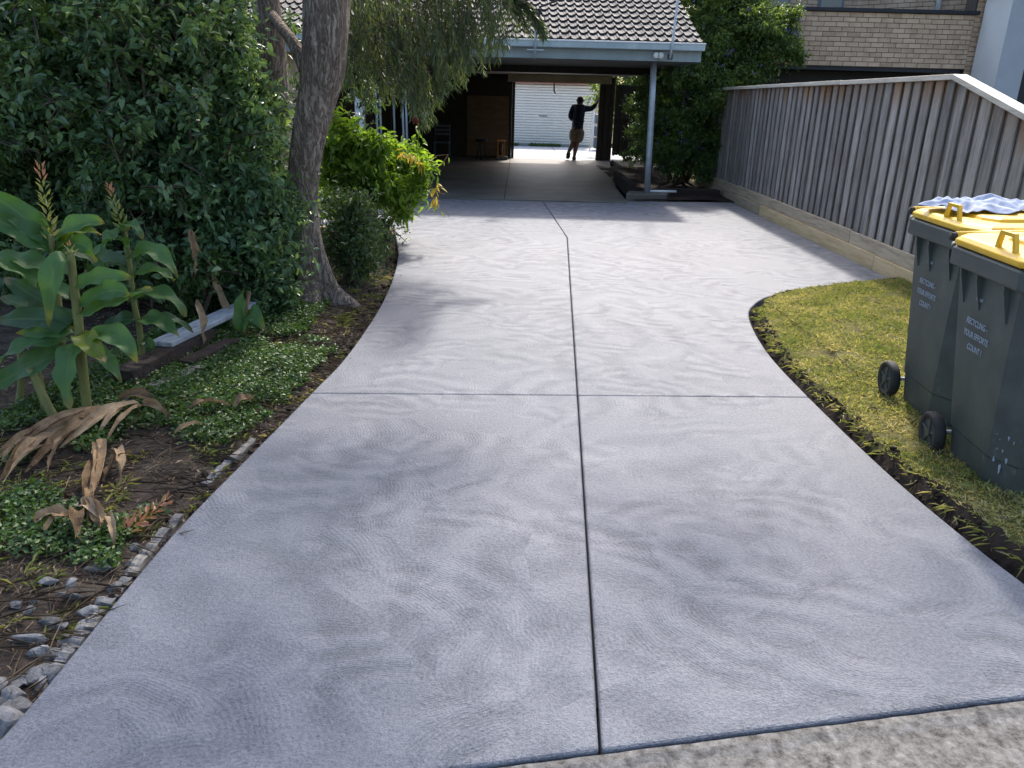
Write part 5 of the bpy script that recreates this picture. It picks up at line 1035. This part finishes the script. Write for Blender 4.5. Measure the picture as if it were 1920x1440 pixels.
GL = [((-2.03, 3.45, .81), (-2.06, 3.37, .87), (-2.11, 3.35, .53), .12, 0), ((-2.02, 3.45, .69), (-1.88, 3.44, .77), (-1.77, 3.5, .73), .10, 0), ((-2.03, 3.45, .56), (-1.83, 3.4, .62), (-1.64, 3.4, .71), .11, 0), ((-2.01, 3.45, .6), (-1.79, 3.38, .75), (-1.72, 3.37, .67), .11, 0),
 ((-2.0, 3.45, .43), (-1.79, 3.36, .57), (-1.72, 3.33, .37), .13, 0), ((-2.03, 3.45, .47), (-1.94, 3.34, .47), (-1.85, 3.3, .38), .12, 1), ((-2.02, 3.45, .41), (-1.89, 3.4, .39), (-1.85, 3.4, .25), .09, 0), ((-2.08, 3.45, .43), (-2.27, 3.38, .47), (-2.41, 3.37, .32), .11, 0), ((-2.08, 3.45, .39), (-2.33, 3.43, .3), (-2.56, 3.47, .15), .14, 0),
 ((-2.05, 3.45, .43), (-2.07, 3.32, .36), (-2.02, 3.25, .17), .13, 0), ((-2.05, 3.45, .51), (-2.21, 3.44, .56), (-2.48, 3.5, .5), .13, 2), ((-2.06, 3.45, .47), (-2.18, 3.42, .5), (-2.33, 3.45, .46), .09, 0), ((-2.03, 3.45, .54), (-2.27, 3.48, .39), (-2.46, 3.57, .33), .12, 2),
 ((-2.2, 3.62, .86), (-2.27, 3.57, 1.02), (-2.45, 3.57, 1.11), .14, 0), ((-2.2, 3.62, .82), (-2.26, 3.53, .94), (-2.42, 3.5, 1.01), .14, 0), ((-2.21, 3.62, .73), (-2.3, 3.59, .79), (-2.51, 3.62, .79), .12, 0), ((-2.22, 3.62, .63), (-2.31, 3.54, .75), (-2.43, 3.52, .8), .12, 0), ((-2.24, 3.62, .55), (-2.33, 3.62, .59), (-2.48, 3.67, .68), .13, 2), ((-2.24, 3.62, .48), (-2.36, 3.64, .54), (-2.56, 3.72, .56), .12, 2),
 ((-2.17, 3.62, .87), (-2.03, 3.62, 1.0), (-1.95, 3.67, .95), .10, 0), ((-2.19, 3.62, .80), (-2.05, 3.6, .98), (-1.93, 3.6, .90), .10, 1), ((-2.18, 3.62, .82), (-2.0, 3.58, .93), (-1.98, 3.59, .78), .11, 0), ((-2.24, 3.62, .35), (-2.42, 3.64, .19), (-2.67, 3.72, .16), .12, 2),
 ((-2.13, 4.2, .67), (-1.93, 4.12, .82), (-1.83, 4.1, .6), .13, 0), ((-2.14, 4.2, .57), (-1.96, 4.15, .66), (-1.87, 4.15, .57), .11, 0), ((-2.14, 4.2, .45), (-1.91, 4.12, .56), (-1.81, 4.1, .38), .13, 0), ((-2.13, 4.2, .32), (-1.97, 4.13, .38), (-1.87, 4.12, .25), .12, 0), ((-2.13, 4.2, .72), (-2.12, 4.1, .88), (-2.26, 4.05, .69), .12, 0), ((-2.14, 4.2, .81), (-2.07, 4.15, .93), (-2.01, 4.15, .79), .09, 0),
 ((-2.14, 4.2, .51), (-2.24, 4.12, .52), (-2.4, 4.1, .34), .12, 2), ((-2.13, 4.2, .32), (-2.26, 4.17, .36), (-2.34, 4.2, .19), .11, 2), ((-2.13, 4.2, .63), (-2.29, 4.22, .71), (-2.45, 4.3, .54), .13, 2), ((-2.14, 4.2, .83), (-2.19, 4.12, .82), (-2.25, 4.1, .65), .10, 0), ((-2.14, 4.2, .2), (-2.04, 4.17, .21), (-2.08, 4.2, .12), .07, 2)]
def flower_spike(p0, p1, parent, n=46, r0=.05):
    p0, p1 = np.array(p0), np.array(p1); ax = unit(p1 - p0); pos = []; d = []; Ls = []
    for i in range(n):
        t = i / n; a = i * 2.4; o1 = unit(np.cross(ax, [1, .3, 0])); o2 = np.cross(ax, o1); q = o1 * math.cos(a) + o2 * math.sin(a)
        pos.append(p0 + (p1 - p0) * t + q * .008); d.append(q * .75 + ax * .75); Ls.append(r0 * (1.15 - .65 * t))
    fo = Foliage(); f2 = Foliage(); k = int(n * .8); pos = np.array(pos); d = np.array(d); Ls = np.array(Ls)
    fo.put(*leaf_arrays(pos[:k], d[:k], Ls[:k], Ls[:k] * .34, fold=.4, droop=-.1, rs=rs)); fo.build('flower_spike', M_SPIKE, parent)
    f2.put(*leaf_arrays(pos[k:], d[k:] + ax * .5, Ls[k:] * 1.2, Ls[k:] * .4, fold=.4, droop=-.1, rs=rs)); f2.build('spike_tip', M_SPIKER, parent)
GM = (M_GING, M_GINGY, M_GINGD)
stems = [([(-2.07, 3.45, -.02), (-2.05, 3.45, .28), (-2.03, 3.45, .54), (-2.02, 3.45, .71), (-2.01, 3.45, .86)], .024, 0, 13, 'ginger plant with a broken-topped stalk and wide drooping leaves, one yellowing'),
         ([(-2.28, 3.62, -.02), (-2.25, 3.62, .23), (-2.22, 3.62, .48), (-2.2, 3.62, .75), (-2.19, 3.62, .90)], .021, 13, 23, 'ginger plant topped by a tall green flower spike, behind the broken stalk'),
         ([(-2.15, 4.2, -.02), (-2.13, 4.2, .26), (-2.14, 4.2, .45), (-2.13, 4.2, .63), (-2.13, 4.2, .84)], .018, 23, 34, 'ginger plant topped by a reddish flower spike, behind the rotten sleepers')]
for k, (pts, r, i0, i1, lab) in enumerate(stems):
    g = thing('ginger_plant', lab, 'plant', (pts[0][0], pts[0][1], 0)); m = MB(); limb(m, pts, [r, r * .9, r * .8, r * .65], 10, k); m.build('stalk', M_STALK, g, smooth=True)
    for i in range(i0, i1):
        a, c, t, wd, kd = GL[i]; blade('leaf', a, c, t, wd * .86, GM[kd], g, twist=rnd.uniform(-.8, .8), ns=18, curl=.42, seed=i)
    rg_ = random.Random(900 + k)
    for q in range(4):
        u = .3 + .5 * q / 3; jx_ = int(u * (len(pts) - 1)); a_ = Vector(pts[jx_]).lerp(Vector(pts[jx_ + 1]), u * (len(pts) - 1) - jx_); th = rg_.uniform(0, 6.28); ln_ = rg_.uniform(.2, .32)
        if math.cos(th) * .5 > .3 and k == 0: th += 2.5
        dv = Vector((math.cos(th), .25 + .5 * abs(math.sin(th)), 0)); blade('leaf', a_, a_ + dv * ln_ * .55 + Vector((0, 0, .09)), a_ + dv * ln_ + Vector((0, 0, rg_.uniform(-.14, .04))), rg_.uniform(.065, .095), GM[0 if rg_.random() < .55 else 2], g, twist=rg_.uniform(-.9, .9), ns=14, curl=.45, seed=400 + k * 20 + q)
    if k == 1: flower_spike((-2.19, 3.62, .87), (-2.18, 3.62, 1.22), g)
    if k == 2: flower_spike((-2.13, 4.2, .80), (-2.18, 4.2, 1.07), g, 38, .05)
    if k == 0: flower_spike((-2.01, 3.45, .83), (-2.0, 3.44, .89), g, 10, .04)
# leafless and cut stalks at the foot
for k, (pts, r, lab) in enumerate((([(-2.15, 3.38, -.03), (-2.22, 3.4, .12), (-2.28, 3.42, .3)], .024, 'bare ginger stalk leaning away from the broken-topped plant'), ([(-2.24, 3.44, -.03), (-2.30, 3.5, .12), (-2.33, 3.55, .3)], .022, 'second bare ginger stalk leaning beside the dead leaf pile'), ([(-2.5, 3.55, -.03), (-2.47, 3.6, .12), (-2.44, 3.62, .35)], .019, 'thin upright ginger stalk behind the leaning stalks'))):
    m = MB(); limb(m, pts, [r, r * .9, r * .75], 8, k); tag(m.build('ginger_stalk', M_STALK, smooth=True), lab, 'stalk')
g = thing('ginger_seedling', 'small ginger seedling with two green leaves beside the white board end', 'plant', (-1.79, 4.87, 0))
tubeo('stalk', [(-1.79, 4.87, -.02), (-1.77, 4.88, .16), (-1.73, 4.9, .33)], .014, M_DEAD, g, 8)
blade('leaf', (-1.79, 4.87, .05), (-1.80, 4.86, .22), (-1.75, 4.88, .36), .10, M_GING, g, .3, seed=70); blade('leaf', (-1.76, 4.88, .14), (-1.70, 4.83, .27), (-1.62, 4.8, .10), .12, M_GING, g, -.3, seed=71)
m_ = blade('dry_leaf', (-1.97, 5.15, .05), (-1.96, 5.14, .28), (-2.12, 5.16, .50), .06, M_DEAD2, None, 1.4, 16, .22, .9, 72); tag(m_, 'upright brown dry leaf standing over the white board', 'leaf')
# hanging dry leaves behind the ginger
for i, (a, c, t, lab) in enumerate((((-2.0, 4.75, .75), (-1.98, 4.7, .65), (-2.0, 4.72, .45), 'dry brown leaf hanging from the hedge by the flower spike'), ((-1.95, 4.6, .35), (-1.92, 4.58, .2), (-1.96, 4.6, .02), 'withered tan leaf hanging down to the rotten sleepers'))):
    tag(blade('dry_leaf', a, c, t, .05, M_DEAD2, None, 2.6, 16, .35, .9, 80 + i), lab, 'leaf')

# ------------------------------------------------------------------ timber, rubble and litter on the left bed
def plank(name, a, b, wd, z0, z1, mat, label, cat='board', roll=0):
    a = Vector((*a, 0)); b = Vector((*b, 0)); d = (b - a); Ln = d.length; ang = math.atan2(d.y, d.x); m = MB(); n = 7
    rings = []
    for i in range(n + 1):
        x = -Ln / 2 + Ln * i / n; j = .004 * (rnd.random() - .5); e = .006 * (rnd.random() - .5) * (2 if i in (0, n) else 1)
        rings.append([(x + e, -wd / 2 + j, z0), (x - e, wd / 2 + j, z0), (x + e, wd / 2 + j * .5, z1 + j), (x - e, -wd / 2 + j * .5, z1 + j)])
    m.loft(rings); o = m.build(name, mat, bevel=.006); o.location = (a + b) / 2; o.rotation_euler = (0, roll, ang); return tag(o, label, cat)
plank('timber_sleeper', (-2.12, 3.92), (-1.98, 4.75), .13, .0, .12, M_ROT, 'rotten black sleeper lying under the end of the white board', 'sleeper')
plank('timber_sleeper', (-1.92, 4.25), (-1.80, 4.72), .1, .0, .07, M_ROT, 'short rotten black sleeper beside the ground cover', 'sleeper')
o = plank('painted_board', (-2.09, 4.35), (-1.90, 5.35), .14, .118, .15, M_PBOARD, 'long flaking white painted board resting on the rotten sleeper')
plank('painted_board', (-2.0, 3.72), (-1.83, 4.25), .085, .03, .05, M_OLDT, 'narrow grey board lying along the rotten sleeper')
plank('painted_board', (-2.06, 3.66), (-1.88, 3.76), .09, .025, .045, M_PBOARD, 'short white painted board offcut at the sleeper end')
plank('edging_plank', (-2.4, 9.40), (-1.48, 9.34), .12, -.02, .05, M_PINE, 'new yellow pine plank at the bend under the vine bush')
plank('edging_plank', (-2.3, 9.26), (-1.50, 9.20), .06, -.03, .035, M_PINE, 'thin pine offcut lying in front of the edging plank')
DEAD = [((-1.93, 3.54), (-2.01, 3.08)), ((-1.98, 3.51), (-2.06, 2.97)), ((-2.0, 3.44), (-2.23, 3.01)), ((-2.01, 3.25), (-1.94, 2.88)), ((-2.06, 3.13), (-2.07, 2.8)), ((-1.86, 3.2), (-1.67, 2.71)), ((-1.78, 2.99), (-1.65, 2.63)), ((-1.69, 2.75), (-1.56, 2.47)), ((-1.74, 2.46), (-1.61, 2.51)), ((-1.52, 2.55), (-1.41, 2.37)), ((-1.57, 3.28), (-1.47, 3.44)), ((-1.6, 3.53), (-1.43, 3.68)), ((-1.42, 3.65), (-1.35, 3.76)), ((-1.86, 3.58), (-1.65, 3.46)), ((-2.05, 3.19), (-2.15, 2.97)), ((-2.16, 3.13), (-2.14, 2.87)), ((-1.91, 3.51), (-1.93, 3.26)), ((-1.84, 3.66), (-2.01, 3.61)), ((-2.1, 3.3), (-2.2, 2.9)), ((-1.75, 3.1), (-1.62, 2.85)), ((-1.95, 3.4), (-2.12, 3.15)), ((-1.66, 2.62), (-1.5, 2.5)), ((-1.62, 2.56), (-1.54, 2.36))]
DEAD += [((a[0] + .09 * rnd.uniform(-1, 1), a[1] + .1 * rnd.uniform(-1, 1)), (b[0] + .1 * rnd.uniform(-1, 1), b[1] + .12 * rnd.uniform(-1, 1))) for a, b in DEAD[:9] + DEAD[14:21]]
for i, (a, b) in enumerate(DEAD):
    za = bed_z(*a) + .05; zb = bed_z(*b) + .02; c = ((a[0] + b[0]) / 2 + .05 * (rnd.random() - .5), (a[1] + b[1]) / 2, (za + zb) / 2 + .06 + .05 * rnd.random())
    if b[0] < -1.9: lab, gp = 'long curled tan dead leaf in the heap under the ginger stalks', 'dead leaves in the heap'
    elif a[0] > -1.62 and a[1] > 3.2: lab, gp = 'curled tan dead leaf lying on the green ground cover by the driveway', 'dead leaves on the ground cover'
    elif b[1] < 2.66: lab, gp = 'twisted tan dead leaf lying beside the fallen orange flower spike', 'dead leaves by the fallen spike'
    else: lab, gp = 'hanging tan dead leaf trailing from the heap onto bare soil', 'dead leaves trailing from the heap'
    tag(blade('dry_leaf', (a[0], a[1], za), c, (b[0], b[1], zb), .020 + .030 * rnd.random(), M_DEAD2, None, rnd.uniform(-2.0, 2.0), 22, .13, .8, 100 + i), lab, 'leaf', gp)
fs_ = thing('fallen_flower_spike', 'fallen orange flower spike lying beside the broken concrete edge', 'flower', (-1.43, 2.5, 0)); flower_spike((-1.43, 2.47, bed_z(-1.43, 2.47) + .03), (-1.33, 2.66, .05), fs_, 36, .05)
for o in fs_.children: o.data.materials[0] = M_SPIKER
STONES = [(-1.43, 1.99, .13, .04), (-1.46, 1.91, .13, .035), (-1.38, 1.86, .1, .04), (-1.34, 1.87, .06, .04), (-1.33, 1.89, .05, .035), (-1.35, 1.93, .05, .03), (-1.44, 2.3, .09, .03), (-1.55, 2.19, .08, .025), (-1.45, 2.13, .1, .025), (-1.47, 2.19, .05, .03), (-1.57, 2.05, .04, .03), (-1.52, 2.04, .04, .025), (-1.53, 2.08, .02, .02), (-1.36, 1.77, .06, .04), (-1.39, 1.74, .08, .04), (-1.36, 1.69, .06, .05), (-1.34, 1.78, .06, .05), (-1.32, 1.75, .05, .04), (-1.34, 1.65, .09, .06), (-1.40, 1.66, .07, .05), (-1.37, 1.6, .06, .05), (-1.33, 1.60, .1, .07), (-1.33, 1.53, .08, .05), (-1.42, 1.73, .05, .04), (-1.43, 1.69, .05, .04), (-1.31, 1.81, .08, .06), (-1.31, 1.91, .09, .04), (-1.33, 1.96, .05, .04), (-1.33, 2.01, .08, .04), (-1.31, 1.86, .08, .05), (-1.35, 2.06, .06, .04), (-1.34, 2.12, .05, .03), (-1.35, 1.47, .07, .05), (-1.38, 1.55, .05, .04), (-1.41, 1.5, .06, .05), (-1.44, 1.6, .05, .04), (-1.33, 2.2, .05, .03), (-1.35, 2.36, .06, .03), (-1.38, 2.44, .05, .025)]
for i, (x, y, a, b) in enumerate(STONES):
    lng = a > .085 and i < 9
    stone_rz = (-.3 + .5 * rnd.random()) if lng else 6.28 * rnd.random()
    bmx = bmesh.new(); bmesh.ops.create_icosphere(bmx, subdivisions=3, radius=1.0); cuts = [(Vector((rnd.gauss(0, 1), rnd.gauss(0, 1), rnd.gauss(0, .7))).normalized(), .45 + .4 * rnd.random()) for _ in range(11)]
    for v in bmx.verts:
        for nv, dd_ in cuts:
            t_ = v.co.dot(nv) - dd_
            if t_ > 0: v.co -= nv * t_ * .95
        v.co *= 1 + .05 * (rnd.random() - .5)
        v.co = Matrix.Rotation(stone_rz, 3, 'Z') @ Vector((v.co.x * a * .62, v.co.y * b * (.7 if lng else 1.0), v.co.z * b * .6))
    me_ = bpy.data.meshes.new('concrete_lump'); bmx.to_mesh(me_); bmx.free(); me_.materials.append(M_STONE); o = bpy.data.objects.new('concrete_lump', me_); COL.objects.link(o)
    #m, (0, 0, 0), (a * .52, b * (.62 if lng else .8), b * .55), .4, rz=(-.3 + .5 * rnd.random()) if lng else None)
    o.location = (x, y, bed_z(x, y) + b * .06)
    if lng: lab, gp = 'long splinter of broken grey concrete lying flat on the bare soil', 'concrete splinters on the bare soil'
    elif x < -1.45: lab, gp = 'small loose chip of broken concrete on the bare soil', 'loose concrete chips on the soil'
    else: lab, gp = 'broken lump of grey concrete heaped along the driveway edge', 'concrete rubble along the edge'
    tag(o, lab, 'rubble', gp, 'thing')
STRIPS = [((-1.30, 2.67), (-1.315, 2.47)), ((-1.31, 2.46), (-1.305, 2.28)), ((-1.305, 2.27), (-1.30, 2.09)), ((-1.31, 2.08), (-1.30, 1.98)), ((-1.30, 1.93), (-1.30, 1.82)), ((-1.245, 3.39), (-1.275, 3.18)), ((-1.28, 3.15), (-1.305, 2.94))]
for i, (a, b) in enumerate(STRIPS):
    a = Vector((*a, 0)); b = Vector((*b, 0)); d = b - a; Ln = d.length; m = MB(); rings = []; wd = .012 + .02 * rnd.random()
    for k in range(19):
        y = -Ln / 2 + Ln * k / 18; e = .020 * (vnoise(i * 3.1, k * .37, 1, 4) - .4) + .010 * (rnd.random() - .5); hh = -.004 - .02 * vnoise(i, k * .5, 1, 6)
        rings.append([(-.008, y, -.07), (.016, y, -.07), (.016, y, hh), (-.008 - wd * .5, y + .004 * rnd.random(), hh + .006 * rnd.random()), (-.01 - wd - e, y + .006 * rnd.random(), hh - .012 - .012 * rnd.random()), (-.012 - wd - e, y, -.06)])
    m.loft(rings); o = m.build('edge_strip', M_OLDT if i % 2 else M_STONE); o.location = (a + b) / 2 + Vector((-.003, 0, -.014)); o.rotation_euler = (0, 0, math.atan2(d.y, d.x) + math.pi / 2)
    tag(o, *(('broken strip of old edging beside the green ground cover', 'edging', 'broken edging by the ground cover') if i > 4 else ('broken strip of old edging between the rubble and the driveway slab', 'edging', 'broken edging along the rubble')))
# ---- ground cover, litter, grass (uncountable)
def bed_pts(n, r_, ylo=1.2, yhi=9.4, xw=1.6):
    y = ylo + (yhi - ylo) * r_.rand(n); x = np.array([left_x(v) for v in y]) - .02 - xw * r_.rand(n) ** 1.2; z = np.array([bed_z(a, b) for a, b in zip(x, y)]); return np.stack([x, y, z], 1)
r_ = np.random.RandomState(77); fo = Foliage(); P_ = bed_pts(15000, r_, 2.3, 6.3, 1.3)
def cover(x, y): return vnoise(x, y, 1.6, 21) * .6 + vnoise(x, y, 5, 22) * .4
keep = np.array([(cover(p[0], p[1]) + .2 * min(1, max(-1, (p[1] - 2.9)))) > .46 and (left_x(p[1]) - p[0]) > .10 + .1 * cover(p[0] * 3, p[1] * 3) + (.25 if p[1] > 5.0 else 0) for p in P_]); P_ = P_[keep]
k = 5; P5 = np.repeat(P_, k, 0) + r_.normal(size=(len(P_) * k, 3)) * np.array([.015, .015, .008]) + np.array([0, 0, .02]) + np.array([0, 0, .025]) * r_.rand(len(P_) * k, 1); n = len(P5)
fo.put(*leaf_arrays(P5, r_.normal(size=(n, 3)) * np.array([1, 1, .3]) + np.array([0, 0, .25]), .016 + .016 * r_.rand(n), .011 + .009 * r_.rand(n), shape='blade', fold=.15, rs=r_))
tag(fo.build('ground_cover', M_GCOVER), 'low creeping green ground cover spreading over the left bed', 'ground cover', kind='stuff')
fo = Foliage(); P_ = bed_pts(16000, r_, 1.3, 9.3, 1.9); n = len(P_)
fo.put(*leaf_arrays(P_ + np.array([0, 0, .012]), r_.normal(size=(n, 3)) * np.array([1, 1, .18]), .02 + .05 * r_.rand(n) ** 2, .003 + .008 * r_.rand(n), shape='blade', rs=r_))
P_ = bed_pts(3600, r_, 1.6, 6, 1.3); n = len(P_); fo.put(*leaf_arrays(P_ + np.array([0, 0, .02]), r_.normal(size=(n, 3)) * np.array([1, .6, .10]), .08 + .14 * r_.rand(n), np.full(n, .004), shape='blade', rs=r_))
tag(fo.build('leaf_litter', M_LITTER), 'brown leaf litter, straw and twigs scattered over the left bed', 'leaf litter', kind='stuff')
# scruffy weeds and grass tufts in the bed, runners over the lawn edge
fo = Foliage(); C_ = bed_pts(420, r_, 1.9, 8.6, 1.4); K_ = 16; P_ = np.repeat(C_, K_, 0) + r_.normal(size=(len(C_) * K_, 3)) * np.array([.02, .02, .0]); n = len(P_)
fo.put(*leaf_arrays(P_, r_.normal(size=(n, 3)) * np.array([.8, .8, .2]) + np.array([0, 0, .8]), .03 + .09 * r_.rand(n) ** 2, .004 + .005 * r_.rand(n), shape='blade', droop=.5, rs=r_))
yy_ = 1.95 + 4.6 * r_.rand(90); C_ = np.stack([[right_x(v) + .08 + .06 * r_.rand() for v in yy_], yy_, np.full(90, .0)], 1); K_ = 12; P_ = np.repeat(C_, K_, 0) + r_.normal(size=(90 * K_, 3)) * np.array([.02, .02, .004]); n = len(P_)
fo.put(*leaf_arrays(P_, r_.normal(size=(n, 3)) * np.array([.9, .7, .2]) + np.array([-.35, 0, .35]), .03 + .06 * r_.rand(n) ** 2, .003 + .004 * r_.rand(n), shape='blade', droop=.4, rs=r_))
tag(fo.build('weedy_grass', M_GRASS), 'scruffy grass tufts and runners along the garden bed and driveway edges', 'grass', kind='stuff')
fo = Foliage()
n = 150000; X_ = 1.66 + 2.08 * r_.rand(n); Y_ = 1.4 + 6.0 * r_.rand(n) ** .9
ed = np.array([x - right_x(min(max(yy, 1.84), 7.39)) for x, yy in zip(X_, Y_)])
top = np.interp(X_, [p[0] for p in RIGHT[30:]], [p[1] for p in RIGHT[30:]]); ok = (ed > .07 + .07 * np.array([vnoise(a, b, 2.3, 5) for a, b in zip(X_, Y_)])) & (Y_ < np.where(X_ > 1.85, top - .09, 9))
den = np.array([vnoise(a, b, 3.5, 31) * .55 + vnoise(a, b, 11, 32) * .45 for a, b in zip(X_, Y_)]); ok &= den > (.16 + .3 * r_.rand(n)); ok &= ~((Y_ < 2.9) & (den < .46))
X_, Y_ = X_[ok], Y_[ok]; n = len(X_); Z_ = np.array([lawn_z(a, b) for a, b in zip(X_, Y_)])
fo.put(*leaf_arrays(np.stack([X_, Y_, Z_ - .004], 1), r_.normal(size=(n, 3)) * np.array([.75, .75, .3]) + np.array([0, 0, .75]), .022 + .04 * r_.rand(n) ** 1.6, .004 + .005 * r_.rand(n), shape='blade', fold=.1, droop=.3, rs=r_))
tag(fo.build('lawn_grass', M_GRASS), 'short patchy yellow-green lawn grass around the bins', 'grass', kind='stuff')
fo = Foliage(); n = 900; X_ = 1.75 + 1.9 * r_.rand(n); Y_ = 1.9 + 5.2 * r_.rand(n); ok = np.array([x > right_x(yy) + .05 for x, yy in zip(X_, Y_)]) & (Y_ < np.interp(X_, [p[0] for p in RIGHT[30:]], [p[1] for p in RIGHT[30:]]) - .05); X_, Y_ = X_[ok], Y_[ok]; n = len(X_)
fo.put(*leaf_arrays(np.stack([X_, Y_, [lawn_z(a, b) + .02 for a, b in zip(X_, Y_)]], 1), r_.normal(size=(n, 3)) * np.array([1, 1, .15]), .02 + .05 * r_.rand(n), .003 + .01 * r_.rand(n) ** 2, shape='blade', rs=r_)); tag(fo.build('lawn_litter', M_LITTER), 'dry clippings and brown leaf scraps lying on the lawn', 'leaf litter', kind='stuff')
